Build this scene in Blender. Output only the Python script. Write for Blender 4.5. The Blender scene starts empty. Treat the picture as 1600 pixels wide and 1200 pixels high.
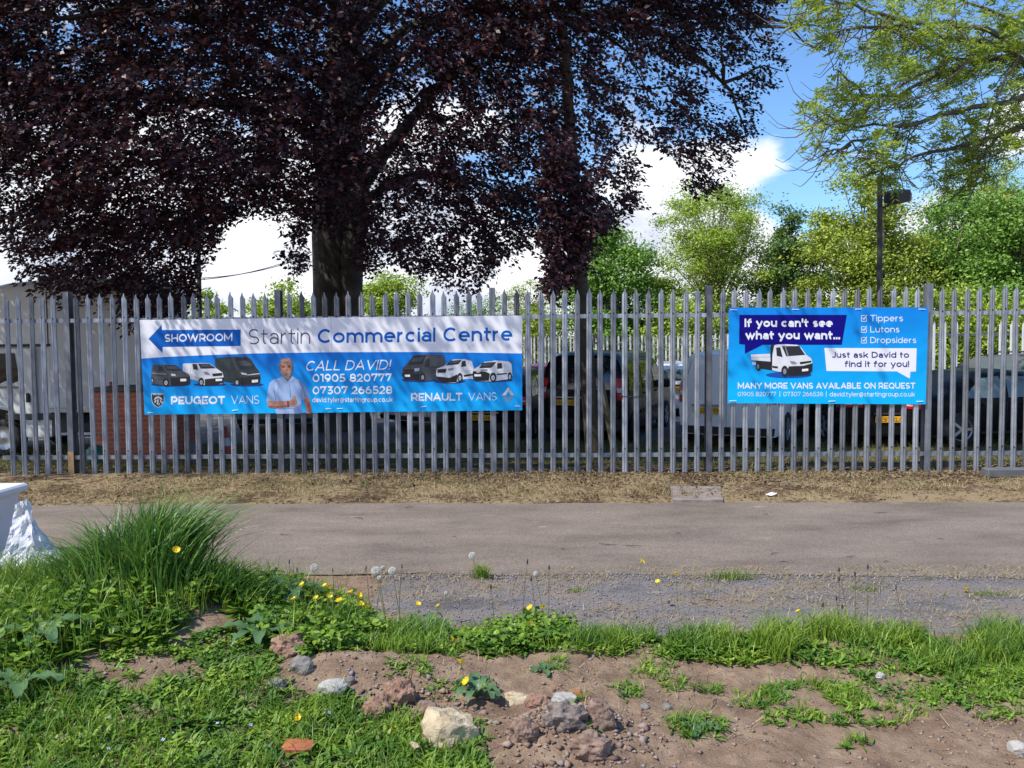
import bpy, math, random
import numpy as np
from mathutils import Matrix, Vector
R = math.radians
rng = np.random.default_rng(7)
random.seed(7)
S = bpy.context.scene
COL = S.collection

# ------------------------------------------------------------------ camera, sky, sun, exposure
FPX = 1186.0                                   # focal length in pixels of a 1600 px wide picture
EYE = np.array((0.0, 0.0, 1.6))
cam_d = bpy.data.cameras.new('camera')
cam_d.sensor_width = 36.0
cam_d.lens = 36.0 * FPX / 1600.0
cam_d.clip_start = 0.05
cam_d.clip_end = 3000
cam = bpy.data.objects.new('camera', cam_d)
COL.objects.link(cam)
CM = Matrix.Rotation(R(90 - 2.75), 4, 'X') @ Matrix.Rotation(R(-0.45), 4, 'Z')
cam.matrix_world = Matrix.Translation(Vector(EYE)) @ CM
S.camera = cam
S.render.resolution_x, S.render.resolution_y = 1024, 768
CR = np.array(CM.to_3x3())

SUN = np.array((-0.52, -0.36, 0.85)); SUN /= np.linalg.norm(SUN)
sun_el = math.asin(SUN[2]); sun_az = math.atan2(SUN[0], SUN[1])
sun_d = bpy.data.lights.new('sun', 'SUN')
sun_d.energy = 4.3
sun_d.angle = R(0.5)
sun_d.color = (1.0, 0.95, 0.87)
sun = bpy.data.objects.new('sun', sun_d)
COL.objects.link(sun)
sun.rotation_euler = Vector(-SUN).to_track_quat('-Z', 'Y').to_euler()

S.view_settings.view_transform = 'Standard'
S.view_settings.look = 'None'
S.view_settings.exposure = 0.50
S.view_settings.gamma = 1.0
S.cycles.max_bounces = 6
S.cycles.diffuse_bounces = 3
S.cycles.glossy_bounces = 2
S.cycles.transmission_bounces = 4
S.cycles.transparent_max_bounces = 6
S.cycles.use_denoising = True

W = bpy.data.worlds.new('World')
S.world = W
W.use_nodes = True
def build_world():
    nt = W.node_tree; N = nt.nodes; L = nt.links
    bg = N['Background']
    bg.inputs['Strength'].default_value = 0.11
    sky = N.new('ShaderNodeTexSky'); sky.sky_type = 'NISHITA'; sky.sun_disc = False
    sky.sun_elevation = sun_el; sky.sun_rotation = sun_az % (2 * math.pi)
    sky.air_density = 1.0; sky.dust_density = 0.3; sky.ozone_density = 2.5
    tint = N.new('ShaderNodeMix'); tint.data_type = 'RGBA'; tint.blend_type = 'MULTIPLY'; tint.inputs['Factor'].default_value = 1
    L.new(sky.outputs[0], tint.inputs['A']); tint.inputs['B'].default_value = (0.92, 1.18, 1.42, 1)
    tc = N.new('ShaderNodeTexCoord')
    sep = N.new('ShaderNodeSeparateXYZ'); L.new(tc.outputs['Generated'], sep.inputs[0])
    def mth(op, a, b=None):
        n = N.new('ShaderNodeMath'); n.operation = op
        for i, v in enumerate((a, b)):
            if v is None: continue
            if isinstance(v, (int, float)): n.inputs[i].default_value = v
            else: L.new(v, n.inputs[i])
        return n.outputs[0]
    mp = N.new('ShaderNodeMapping'); mp.inputs['Scale'].default_value = (1.0, 1.0, 2.1)
    mp.inputs['Location'].default_value = (3.3, 1.2, 0.35)
    L.new(tc.outputs['Generated'], mp.inputs[0])
    n1 = N.new('ShaderNodeTexNoise'); n1.inputs['Scale'].default_value = 3.4; n1.inputs['Detail'].default_value = 9
    n1.inputs['Roughness'].default_value = 0.55; n1.inputs['Distortion'].default_value = 0.25
    L.new(mp.outputs[0], n1.inputs[0])
    # more cloud low down and towards the left, a blue window up on the right
    low = mth('ADD', mth('MULTIPLY', mth('SUBTRACT', 0.25, sep.outputs[2]), 1.5), mth('MULTIPLY', mth('MAXIMUM', mth('SUBTRACT', 0.17, sep.outputs[2]), 0.0), 3.0))
    lft = mth('MULTIPLY', sep.outputs[0], -0.42)
    v = mth('ADD', mth('ADD', mth('SUBTRACT', mth('MULTIPLY', n1.outputs[0], 1.7), 0.36), low), lft)
    for (az, el, rad, amt) in ((18.5, 13.0, .08, .24), (8.5, 13.5, .13, .22), (25, 12, .07, .25), (13, 10, .16, .30), (34, 14.0, .08, .36), (19, 22, .20, -.36), (28, 24, .22, -.40), (-9, 7, .2, .2), (30, 7, .2, .25)):
        d = N.new('ShaderNodeVectorMath'); d.operation = 'DISTANCE'; L.new(tc.outputs['Generated'], d.inputs[0])
        d.inputs[1].default_value = (math.sin(R(az)) * math.cos(R(el)), math.cos(R(az)) * math.cos(R(el)), math.sin(R(el)))
        q = N.new('ShaderNodeMapRange'); q.interpolation_type = 'SMOOTHSTEP'; q.inputs['From Min'].default_value = rad; q.inputs['From Max'].default_value = 0.0
        q.inputs['To Min'].default_value = 0.0; q.inputs['To Max'].default_value = amt; L.new(d.outputs['Value'], q.inputs['Value'])
        v = mth('ADD', v, q.outputs[0])
    rp = N.new('ShaderNodeMapRange'); rp.interpolation_type = 'SMOOTHSTEP'
    rp.inputs['From Min'].default_value = 0.48; rp.inputs['From Max'].default_value = 0.66
    L.new(v, rp.inputs['Value'])
    n2 = N.new('ShaderNodeTexNoise'); n2.inputs['Scale'].default_value = 5.5; n2.inputs['Detail'].default_value = 6
    L.new(mp.outputs[0], n2.inputs[0])
    r2 = N.new('ShaderNodeValToRGB')
    r2.color_ramp.elements[0].position = 0.36; r2.color_ramp.elements[0].color = (4.3, 4.7, 5.9, 1)
    r2.color_ramp.elements[1].position = 0.56; r2.color_ramp.elements[1].color = (7.9, 8.0, 8.3, 1)
    L.new(n2.outputs[0], r2.inputs[0])
    mx = N.new('ShaderNodeMix'); mx.data_type = 'RGBA'
    L.new(rp.outputs[0], mx.inputs['Factor']); L.new(tint.outputs['Result'], mx.inputs['A']); L.new(r2.outputs[0], mx.inputs['B'])
    L.new(mx.outputs['Result'], bg.inputs['Color'])
build_world()

# ------------------------------------------------------------------ picture <-> place
def ray(px, py):
    d = CR @ np.array(((px - 800.0) / FPX, (600.0 - py) / FPX, -1.0))
    return d
def U(px, py, Y):                               # the point at depth Y that the photograph shows at px, py
    d = ray(px, py); return EYE + d * (Y / d[1])
def G(px, py, z=0.0):
    d = ray(px, py); return EYE + d * ((z - EYE[2]) / d[2])
def proj(P):
    P = np.asarray(P, float) - EYE
    q = P @ CR
    return 800 + FPX * q[..., 0] / -q[..., 2], 600 - FPX * q[..., 1] / -q[..., 2]
FEN_A, FEN_B = 9.55, -0.024                     # fence line  Y = A + B*X
def FP(px, py, off=0.0):                        # on the fence plane, off metres towards the camera
    d = ray(px, py)
    t = (FEN_A - off) / (d[1] - FEN_B * d[0]); return EYE + d * t
def inpoly(x, y, poly):
    x = np.asarray(x); y = np.asarray(y); r = np.zeros(x.shape, bool)
    n = len(poly)
    for i in range(n):
        x0, y0 = poly[i]; x1, y1 = poly[(i + 1) % n]
        if y0 == y1: continue
        c = ((y0 > y) != (y1 > y)) & (x < (x1 - x0) * (y - y0) / (y1 - y0) + x0)
        r ^= c
    return r
def noise2(x, y, s=0):
    x = np.asarray(x, float); y = np.asarray(y, float)
    xi = np.floor(x).astype(np.int64); yi = np.floor(y).astype(np.int64)
    fx = x - xi; fy = y - yi
    fx = fx * fx * (3 - 2 * fx); fy = fy * fy * (3 - 2 * fy)
    def h(a, b):
        n = (a * 374761393 + b * 668265263 + s * 974634777) & 0x7fffffff
        n = ((n ^ (n >> 13)) * 1274126177) & 0x7fffffff
        return ((n ^ (n >> 16)) & 0xffff) / 65535.0
    return (h(xi, yi) * (1 - fx) + h(xi + 1, yi) * fx) * (1 - fy) + (h(xi, yi + 1) * (1 - fx) + h(xi + 1, yi + 1) * fx) * fy
def fbm(x, y, o=4, s=0):
    r = 0; a = 0.5
    for k in range(o):
        r = r + a * noise2(x * 2 ** k + 17 * k, y * 2 ** k - 9 * k, s + k); a *= 0.5
    return r - 0.5 * (1 - 0.5 ** o) * 1.0
def smooth(a, b, x):
    t = np.clip((np.asarray(x, float) - a) / (b - a), 0, 1); return t * t * (3 - 2 * t)
def hgt(x, y):                                  # the lie of the land
    x = np.asarray(x, float); y = np.asarray(y, float)
    fg = 1 - smooth(4.7, 5.15, y)
    z = -0.006 + 0 * x
    near = 1 - smooth(3.75, 4.2, y)
    z = z + fg * (0.03 * fbm(x * 1.3, y * 1.3, 3, 3) + 0.02)
    z = z + near * (0.05 * fbm(x * 5, y * 5, 4, 11) + 0.06 * np.abs(fbm(x * 13, y * 13, 4, 12)))
    z = z + fg * 0.22 * np.exp(-((x + 2.1) / 0.75) ** 2 - ((y - 4.35) / 0.45) ** 2)
    z = z + fg * 0.12 * np.exp(-((x + 2.6) / 1.0) ** 2 - ((y - 3.7) / 0.6) ** 2)
    z = z + fg * 0.09 * np.exp(-((x + 0.85) / 0.4) ** 2 - ((y - 3.62) / 0.22) ** 2)
    z = z + fg * 0.02 * np.exp(-((y - 3.95) / 0.14) ** 2) * smooth(-0.9, -0.2, x)
    z = z + near * 0.10 * np.exp(-((x - 0.22) / 0.24) ** 2 - ((y - 3.02) / 0.16) ** 2)
    gz = smooth(4.02, 4.22, y) * (1 - smooth(5.3, 5.5, y)) * smooth(-1.35, -0.9, x)
    z = z * (1 - gz) - 0.009 * gz
    vg = smooth(7.72, 7.95, y) * (1 - smooth(10.0, 10.6, y))
    z = z + vg * (0.028 + 0.045 * fbm(x * 2.2, y * 2.2, 4, 21))
    bk = smooth(10.0, 13.3, y)
    z = z + bk * (-0.30) + smooth(10.0, 10.6, y) * (1 - smooth(12.8, 13.2, y)) * 0.05 * fbm(x * 1.5, y * 1.5, 3, 31)
    return z

# ------------------------------------------------------------------ materials
def lin(r, g, b):
    f = lambda c: (c / 255 / 12.92) if c <= 10 else ((c / 255 + 0.055) / 1.055) ** 2.4
    return (f(r), f(g), f(b))
MATS = {}
def mat(name, col, rough=0.6, metal=0.0, var=None, scale=8.0, spec=None, bump=0.0, bscale=60.0, coat=0.0, trans=0.0, island=None, detail=4, emit=None, coord='Object'):
    if name in MATS: return MATS[name]
    m = bpy.data.materials.new(name); m.use_nodes = True
    nt = m.node_tree; N = nt.nodes; L = nt.links
    p = N['Principled BSDF']; out = N['Material Output']
    p.inputs['Base Color'].default_value = (*col, 1)
    p.inputs['Roughness'].default_value = rough
    p.inputs['Metallic'].default_value = metal
    if spec is not None: p.inputs['Specular IOR Level'].default_value = spec
    if coat: p.inputs['Coat Weight'].default_value = coat; p.inputs['Coat Roughness'].default_value = 0.05
    cout = None
    tc = N.new('ShaderNodeTexCoord')
    if island:                                  # list of colours, picked per leaf / blade / grain
        g = N.new('ShaderNodeNewGeometry'); rp = N.new('ShaderNodeValToRGB')
        cr = rp.color_ramp
        while len(cr.elements) < len(island): cr.elements.new(0.5)
        for i, c in enumerate(island):
            cr.elements[i].position = i / (len(island) - 1); cr.elements[i].color = (*c, 1)
        L.new(g.outputs['Random Per Island'], rp.inputs[0]); cout = rp.outputs[0]
    elif var:
        n = N.new('ShaderNodeTexNoise'); n.inputs['Scale'].default_value = scale; n.inputs['Detail'].default_value = detail
        L.new(tc.outputs[coord], n.inputs[0])
        rp = N.new('ShaderNodeValToRGB')
        rp.color_ramp.elements[0].position = 0.32; rp.color_ramp.elements[0].color = (*col, 1)
        rp.color_ramp.elements[1].position = 0.68; rp.color_ramp.elements[1].color = (*var, 1)
        L.new(n.outputs[0], rp.inputs[0]); cout = rp.outputs[0]
    if cout: L.new(cout, p.inputs['Base Color'])
    if bump:
        b = N.new('ShaderNodeBump'); b.inputs['Strength'].default_value = bump; b.inputs['Distance'].default_value = 0.01
        n = N.new('ShaderNodeTexNoise'); n.inputs['Scale'].default_value = bscale; n.inputs['Detail'].default_value = 5
        L.new(tc.outputs[coord], n.inputs[0]); L.new(n.outputs[0], b.inputs['Height']); L.new(b.outputs[0], p.inputs['Normal'])
    if emit: p.inputs['Emission Color'].default_value = (*emit, 1); p.inputs['Emission Strength'].default_value = 1
    if trans:
        t = N.new('ShaderNodeBsdfTranslucent'); mx = N.new('ShaderNodeMixShader'); mx.inputs[0].default_value = trans
        if cout: L.new(cout, t.inputs[0])
        else: t.inputs[0].default_value = (*col, 1)
        L.new(p.outputs[0], mx.inputs[1]); L.new(t.outputs[0], mx.inputs[2]); L.new(mx.outputs[0], out.inputs[0])
    MATS[name] = m
    return m

# ------------------------------------------------------------------ mesh helpers
class MB:
    def __init__(s): s.v = []; s.f = []; s.m = []; s.s = []
    def add(s, vs, fs, m=0, sm=False):
        b = len(s.v); s.v.extend([tuple(map(float, p)) for p in vs])
        for f in fs: s.f.append(tuple(b + i for i in f)); s.m.append(m); s.s.append(sm)
    def box(s, c, d, m=0, rot=None):
        x, y, z = (k / 2 for k in d)
        vs = [np.array((a, b, e)) for a in (-x, x) for b in (-y, y) for e in (-z, z)]
        if rot is not None: vs = [rot @ v for v in vs]
        s.add([np.asarray(c) + v for v in vs], [(0, 1, 3, 2), (4, 6, 7, 5), (0, 4, 5, 1), (2, 3, 7, 6), (0, 2, 6, 4), (1, 5, 7, 3)], m)
    def bbox(s, c, d, r=0.01, m=0, rot=None):   # box with chamfered edges
        x, y, z = (k / 2 for k in d); r = min(r, x * .9, y * .9, z * .9)
        pts = []; 
        for sx in (-1, 1):
            for sy in (-1, 1):
                for sz in (-1, 1):
                    pts += [(sx * x, sy * (y - r), sz * (z - r)), (sx * (x - r), sy * y, sz * (z - r)), (sx * (x - r), sy * (y - r), sz * z)]
        P = [np.array(p) for p in pts]
        if rot is not None: P = [rot @ v for v in P]
        I = lambda a, b, e, k: ((a * 2 + b) * 2 + e) * 3 + k
        F = []
        for a in (0, 1):
            q = [I(a, 0, 0, 0), I(a, 1, 0, 0), I(a, 1, 1, 0), I(a, 0, 1, 0)]; F.append(q if a else q[::-1])
            q = [I(0, a, 0, 1), I(0, a, 1, 1), I(1, a, 1, 1), I(1, a, 0, 1)]; F.append(q if a else q[::-1])
            q = [I(0, 0, a, 2), I(1, 0, a, 2), I(1, 1, a, 2), I(0, 1, a, 2)]; F.append(q if a else q[::-1])
        for a in (0, 1):
            for b in (0, 1):
                F.append((I(a, b, 0, 0), I(a, b, 1, 0), I(a, b, 1, 1), I(a, b, 0, 1)))
                F.append((I(a, 0, b, 0), I(a, 1, b, 0), I(a, 1, b, 2), I(a, 0, b, 2)))
                F.append((I(0, a, b, 1), I(1, a, b, 1), I(1, a, b, 2), I(0, a, b, 2)))
                for e in (0, 1): F.append((I(a, b, e, 0), I(a, b, e, 1), I(a, b, e, 2)))
        s.add([np.asarray(c) + v for v in P], F, m)
    def tube(s, pts, rad, n=6, m=0, cap=True, sm=True):
        pts = [np.asarray(p, float) for p in pts]; k = len(pts)
        rad = [rad] * k if isinstance(rad, (int, float)) else list(rad)
        vs = []; ref = None
        for i in range(k):
            t = pts[min(i + 1, k - 1)] - pts[max(i - 1, 0)]; t = t / (np.linalg.norm(t) + 1e-9)
            if ref is None: ref = np.array((0, 0, 1.0)) if abs(t[2]) < 0.9 else np.array((1.0, 0, 0))
            u = np.cross(t, ref); u /= np.linalg.norm(u) + 1e-9; w = np.cross(u, t); ref = w
            for j in range(n):
                a = 2 * math.pi * j / n; vs.append(pts[i] + rad[i] * (math.cos(a) * u + math.sin(a) * w))
        fs = [(i * n + j, i * n + (j + 1) % n, (i + 1) * n + (j + 1) % n, (i + 1) * n + j) for i in range(k - 1) for j in range(n)]
        s.add(vs, fs, m, sm)
        if cap: s.add(vs[:n], [tuple(range(n))[::-1]], m); s.add(vs[-n:], [tuple(range(n))], m)
    def cyl(s, a, b, r, n=16, m=0): s.tube([a, b], r, n, m, True, True)
    def lathe(s, prof, c=(0, 0, 0), n=20, m=0, axis='z', sm=True):
        vs = []; k = len(prof); c = np.asarray(c, float)
        for r, z in prof:
            for j in range(n):
                a = 2 * math.pi * j / n; p = (r * math.cos(a), r * math.sin(a), z)
                if axis == 'y': p = (p[0], p[2], p[1])
                if axis == 'x': p = (p[2], p[0], p[1])
                vs.append(c + p)
        s.add(vs, [(i * n + j, i * n + (j + 1) % n, (i + 1) * n + (j + 1) % n, (i + 1) * n + j) for i in range(k - 1) for j in range(n)], m, sm)
    def grid(s, P, m=0, sm=True):               # P[i][j] points
        a = len(P); b = len(P[0])
        s.add([p for r in P for p in r], [(i * b + j, i * b + j + 1, (i + 1) * b + j + 1, (i + 1) * b + j) for i in range(a - 1) for j in range(b - 1)], m, sm)
def root_loc(p):
    v = np.zeros(3)
    while p is not None:
        v += np.array(p.location); p = p.parent
    return v
def link(name, me, parent=None):
    o = bpy.data.objects.new(name, me); COL.objects.link(o)
    if parent is not None: o.parent = parent
    return o
def build(name, mb, mats, parent=None, world=True, loc=None):
    if not isinstance(mats, (list, tuple)): mats = [mats]
    v = np.array(mb.v, float).reshape(-1, 3)
    if parent is not None and world: v = v - root_loc(parent)
    if loc is not None: v = v - np.asarray(loc)
    me = bpy.data.meshes.new(name)
    me.from_pydata(v.tolist(), [], mb.f)
    for x in mats: me.materials.append(x)
    me.polygons.foreach_set('material_index', mb.m)
    me.polygons.foreach_set('use_smooth', mb.s)
    me.update()
    o = link(name, me, parent)
    if loc is not None: o.location = tuple(map(float, loc))
    return o
def fast(name, V, Q, mt, parent=None, smooth_=False, midx=None):
    V = np.asarray(V, np.float32); Q = np.asarray(Q, np.int32)
    if parent is not None: V = V - root_loc(parent).astype(np.float32)
    me = bpy.data.meshes.new(name); k = Q.shape[1]
    me.vertices.add(len(V)); me.vertices.foreach_set('co', np.ascontiguousarray(V, np.float32).ravel())
    me.loops.add(Q.size); me.loops.foreach_set('vertex_index', np.ascontiguousarray(Q).ravel())
    me.polygons.add(len(Q)); me.polygons.foreach_set('loop_start', np.arange(0, Q.size, k, dtype=np.int32))
    me.polygons.foreach_set('loop_total', np.full(len(Q), k, np.int32))
    if smooth_: me.polygons.foreach_set('use_smooth', np.ones(len(Q), bool))
    for x in (mt if isinstance(mt, (list, tuple)) else [mt]): me.materials.append(x)
    if midx is not None: me.polygons.foreach_set('material_index', np.asarray(midx, np.int32))
    me.update(calc_edges=True)
    return link(name, me, parent)
def tag(o, label=None, cat=None, group=None, kind=None):
    if label: o['label'] = label
    if cat: o['category'] = cat
    if group: o['group'] = group
    if kind: o['kind'] = kind
    return o
def thing(name, loc, label, cat, group=None, rz=0.0):
    o = bpy.data.objects.new(name, None); COL.objects.link(o)
    o.empty_display_size = 0.1
    o.location = tuple(map(float, loc)); o.rotation_euler = (0, 0, rz)
    return tag(o, label, cat, group)
def dup(root, loc=None, rz=None):
    r = root.copy(); COL.objects.link(r)
    if loc is not None: r.location = tuple(map(float, loc))
    if rz is not None: r.rotation_euler = (0, 0, rz)
    for ch in list(root.children):
        c = ch.copy(); COL.objects.link(c); c.parent = r
        for g in list(ch.children):
            d = g.copy(); COL.objects.link(d); d.parent = c
    return r
def unit(a):
    return a / (np.linalg.norm(a, axis=-1, keepdims=True) + 1e-9)
def leaves(P, D, Nn, Ln, Wd, fold=0.25):        # one folded rhombic leaf per row
    P = np.asarray(P); D = unit(D); n = len(P)
    Sd = unit(np.cross(D, Nn)); Nn = unit(np.cross(Sd, D))
    Ln = np.asarray(Ln).reshape(-1, 1); Wd = np.asarray(Wd).reshape(-1, 1)
    a = P; t = P + D * Ln
    mid = P + D * Ln * 0.45
    l = mid + Sd * Wd * 0.5 + Nn * Wd * fold; r = mid - Sd * Wd * 0.5 + Nn * Wd * fold
    V = np.stack([a, r, t, l], 1).reshape(-1, 3)
    Q = np.arange(4 * n).reshape(-1, 4)
    return V, Q
def leaves6(P, D, Nn, Ln, Wd, curl=0.15, fold=0.12):   # rounder leaf, two quads
    P = np.asarray(P); D = unit(D); n = len(P)
    Sd = unit(np.cross(D, Nn)); Nn = unit(np.cross(Sd, D))
    Ln = np.asarray(Ln).reshape(-1, 1); Wd = np.asarray(Wd).reshape(-1, 1)
    def at(t, s, k): return P + D * Ln * t + Sd * Wd * s + Nn * (Wd * fold * abs(s) * 2 - Ln * curl * t * t)
    pts = [at(0, 0, 0), at(.3, -.42, 0), at(.7, -.40, 0), at(1, 0, 0), at(.7, .40, 0), at(.3, .42, 0), at(.5, 0, 0)]
    V = np.stack(pts, 1).reshape(-1, 3)
    b = (np.arange(n) * 7).reshape(-1, 1)
    Q = np.concatenate([b + np.array([[0, 1, 6, 5]]), b + np.array([[1, 2, 3, 6]]), b + np.array([[6, 3, 4, 5]])], 0)
    return V, Q
def blades(B, H, lean, width, seg=3, droop=0.5):       # grass blades from base points
    B = np.asarray(B); n = len(B); H = np.asarray(H).reshape(-1, 1); lean = np.asarray(lean)
    az = rng.uniform(0, 2 * math.pi, n); side = np.stack([np.cos(az), np.sin(az), 0 * az], 1)
    width = np.broadcast_to(np.asarray(width, float).reshape(-1, 1), (n, 1))
    V = []
    for k in range(seg + 1):
        t = k / seg
        c = B + np.array((0, 0, 1.0)) * H * t * (1 - 0.35 * droop * t * t) + lean * H * t * t
        w = width * (1 - t) ** 0.7 * 0.5 + 0.0002
        V += [c - side * w, c + side * w]
    V = np.stack(V, 1).reshape(-1, 3); m = 2 * (seg + 1)
    b = (np.arange(n) * m).reshape(-1, 1)
    Q = np.concatenate([b + np.array([[2 * k, 2 * k + 1, 2 * k + 3, 2 * k + 2]]) for k in range(seg)], 0)
    return V, Q
def cat_vq(parts):
    V = []; Q = []; o = 0
    for v, q in parts: V.append(v); Q.append(q + o); o += len(v)
    return np.concatenate(V), np.concatenate(Q)
def rvec(n):
    return unit(rng.normal(size=(n, 3)))
def scatter(poly, n, zhint=0.0, ybox=None):     # ground points whose picture position falls in a polygon
    out = []; got = 0
    pts = np.array([G(x, min(max(y, 700), 1400)) for x, y in poly])
    lo = pts.min(0); hi = pts.max(0)
    for _ in range(40):
        q = rng.uniform((lo[0], lo[1]), (hi[0], hi[1]), (n * 2, 2))
        z = hgt(q[:, 0], q[:, 1]); P = np.column_stack([q, z])
        px, py = proj(np.column_stack([q, 0 * z]))
        P = P[inpoly(px, py, poly)]; out.append(P); got += len(P)
        if got >= n: break
    return np.concatenate(out)[:n]

# ------------------------------------------------------------------ ground, path, gravel, yard
def build_ground():
    def axis(fine, step, far, g=1.25):
        a = np.arange(fine[0], fine[1] + 1e-6, step).tolist(); d = step
        r = []; x = fine[1]
        while x < far[1]: d *= g; x += d; r.append(x)
        d = step; l = []; x = fine[0]
        while x > far[0]: d *= g; x -= d; l.append(x)
        return np.array(l[::-1] + a + r)
    xs = axis((-3.6, 3.6), 0.02, (-900, 900))
    ya = np.arange(2.3, 4.6, 0.02); yb = np.arange(4.6, 13.6, 0.07)
    yc = [13.6]; d = 0.07
    while yc[-1] < 1500: d *= 1.25; yc.append(yc[-1] + d)
    yz = [2.3]; d = 0.03
    while yz[-1] > -60: d *= 1.4; yz.append(yz[-1] - d)
    ys = np.concatenate([np.array(yz[1:])[::-1], ya, yb, yc])
    X, Y = np.meshgrid(xs, ys); Z = hgt(X, Y)
    V = np.stack([X, Y, Z], -1).reshape(-1, 3)
    nx = len(xs); ny = len(ys)
    i = np.arange(ny - 1).reshape(-1, 1) * nx + np.arange(nx - 1).reshape(1, -1); i = i.ravel()
    Q = np.stack([i, i + 1, i + 1 + nx, i + nx], 1)
    m = bpy.data.materials.new('earth'); m.use_nodes = True
    nt = m.node_tree; N = nt.nodes; L = nt.links; p = N['Principled BSDF']
    p.inputs['Roughness'].default_value = 0.95; p.inputs['Specular IOR Level'].default_value = 0.15
    geo = N.new('ShaderNodeNewGeometry'); sep = N.new('ShaderNodeSeparateXYZ'); L.new(geo.outputs['Position'], sep.inputs[0])
    def noise(sc, det=5, ro=0.6):
        n = N.new('ShaderNodeTexNoise'); n.inputs['Scale'].default_value = sc; n.inputs['Detail'].default_value = det
        n.inputs['Roughness'].default_value = ro; L.new(geo.outputs['Position'], n.inputs[0]); return n.outputs[0]
    def ramp(f, stops):
        r = N.new('ShaderNodeValToRGB'); cr = r.color_ramp
        while len(cr.elements) < len(stops): cr.elements.new(0.5)
        for e, (q, c) in zip(cr.elements, stops): e.position = q; e.color = (*c, 1)
        L.new(f, r.inputs[0]); return r.outputs[0]
    def mr(f, a, b):
        n = N.new('ShaderNodeMapRange'); n.interpolation_type = 'SMOOTHSTEP'
        n.inputs['From Min'].default_value = a; n.inputs['From Max'].default_value = b; L.new(f, n.inputs['Value']); return n.outputs[0]
    def mix(f, a, b):
        n = N.new('ShaderNodeMix'); n.data_type = 'RGBA'; L.new(f, n.inputs['Factor']); L.new(a, n.inputs['A']); L.new(b, n.inputs['B']); return n.outputs['Result']
    soil = ramp(noise(6, 9, 0.72), [(0.28, (0.13, 0.083, 0.058)), (0.48, (0.255, 0.175, 0.12)), (0.68, (0.37, 0.27, 0.19))])
    vn = N.new('ShaderNodeMath'); vn.operation = 'MULTIPLY_ADD'; L.new(noise(1.6, 4, .6), vn.inputs[0]); vn.inputs[1].default_value = .9; L.new(noise(19, 7, 0.7), vn.inputs[2])
    verge = ramp(vn.outputs[0], [(0.74, (0.05, 0.032, 0.02)), (0.88, (0.115, 0.074, 0.042)), (0.96, (0.20, 0.14, 0.08)), (1.0, (0.28, 0.21, 0.12))])
    back = ramp(noise(7, 8, 0.7), [(0.3, (0.07, 0.05, 0.03)), (0.5, (0.13, 0.10, 0.05)), (0.65, (0.09, 0.12, 0.03))])
    far = ramp(noise(0.6, 6, 0.6), [(0.3, (0.05, 0.09, 0.02)), (0.7, (0.10, 0.14, 0.04))])
    wob = N.new('ShaderNodeMath'); wob.operation = 'MULTIPLY_ADD'; L.new(noise(2.2), wob.inputs[0]); wob.inputs[1].default_value = 0.7; L.new(sep.outputs[1], wob.inputs[2])
    c = mix(mr(wob.outputs[0], 5.6, 6.2), soil, verge)
    c = mix(mr(wob.outputs[0], 9.9, 10.5), c, back)
    c = mix(mr(sep.outputs[1], 30, 36), c, far)
    L.new(c, p.inputs['Base Color'])
    b = N.new('ShaderNodeBump'); b.inputs['Strength'].default_value = 0.9; b.inputs['Distance'].default_value = 0.02
    L.new(noise(70, 6, 0.7), b.inputs['Height']); L.new(b.outputs[0], p.inputs['Normal'])
    tag(fast('ground', V, Q, m, None, True), kind='structure')

def sheet(name, x0, x1, ya, yb, z, mt, step=0.1, wob=0.05, seed=0, yend=None):
    xs = np.arange(x0, x1 + 1e-6, step); k = 14
    P = []
    for j in range(k + 1):
        t = j / k
        a = ya(xs) if callable(ya) else ya + 0 * xs
        b = yb(xs) if callable(yb) else yb + 0 * xs
        a = a + wob * fbm(xs * 1.5, 0 * xs, 4, seed) * 2; b = b + wob * fbm(xs * 1.5, 0 * xs + 50, 4, seed + 5) * 2
        y = a + (b - a) * t
        zz = z + 0.006 * fbm(xs * 0.9, y * 0.9, 3, seed + 9)
        P.append(np.column_stack([xs, y, zz]))
    mb = MB(); mb.grid([r.tolist() for r in P])
    return tag(build(name, mb, mt), kind='structure')

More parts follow.
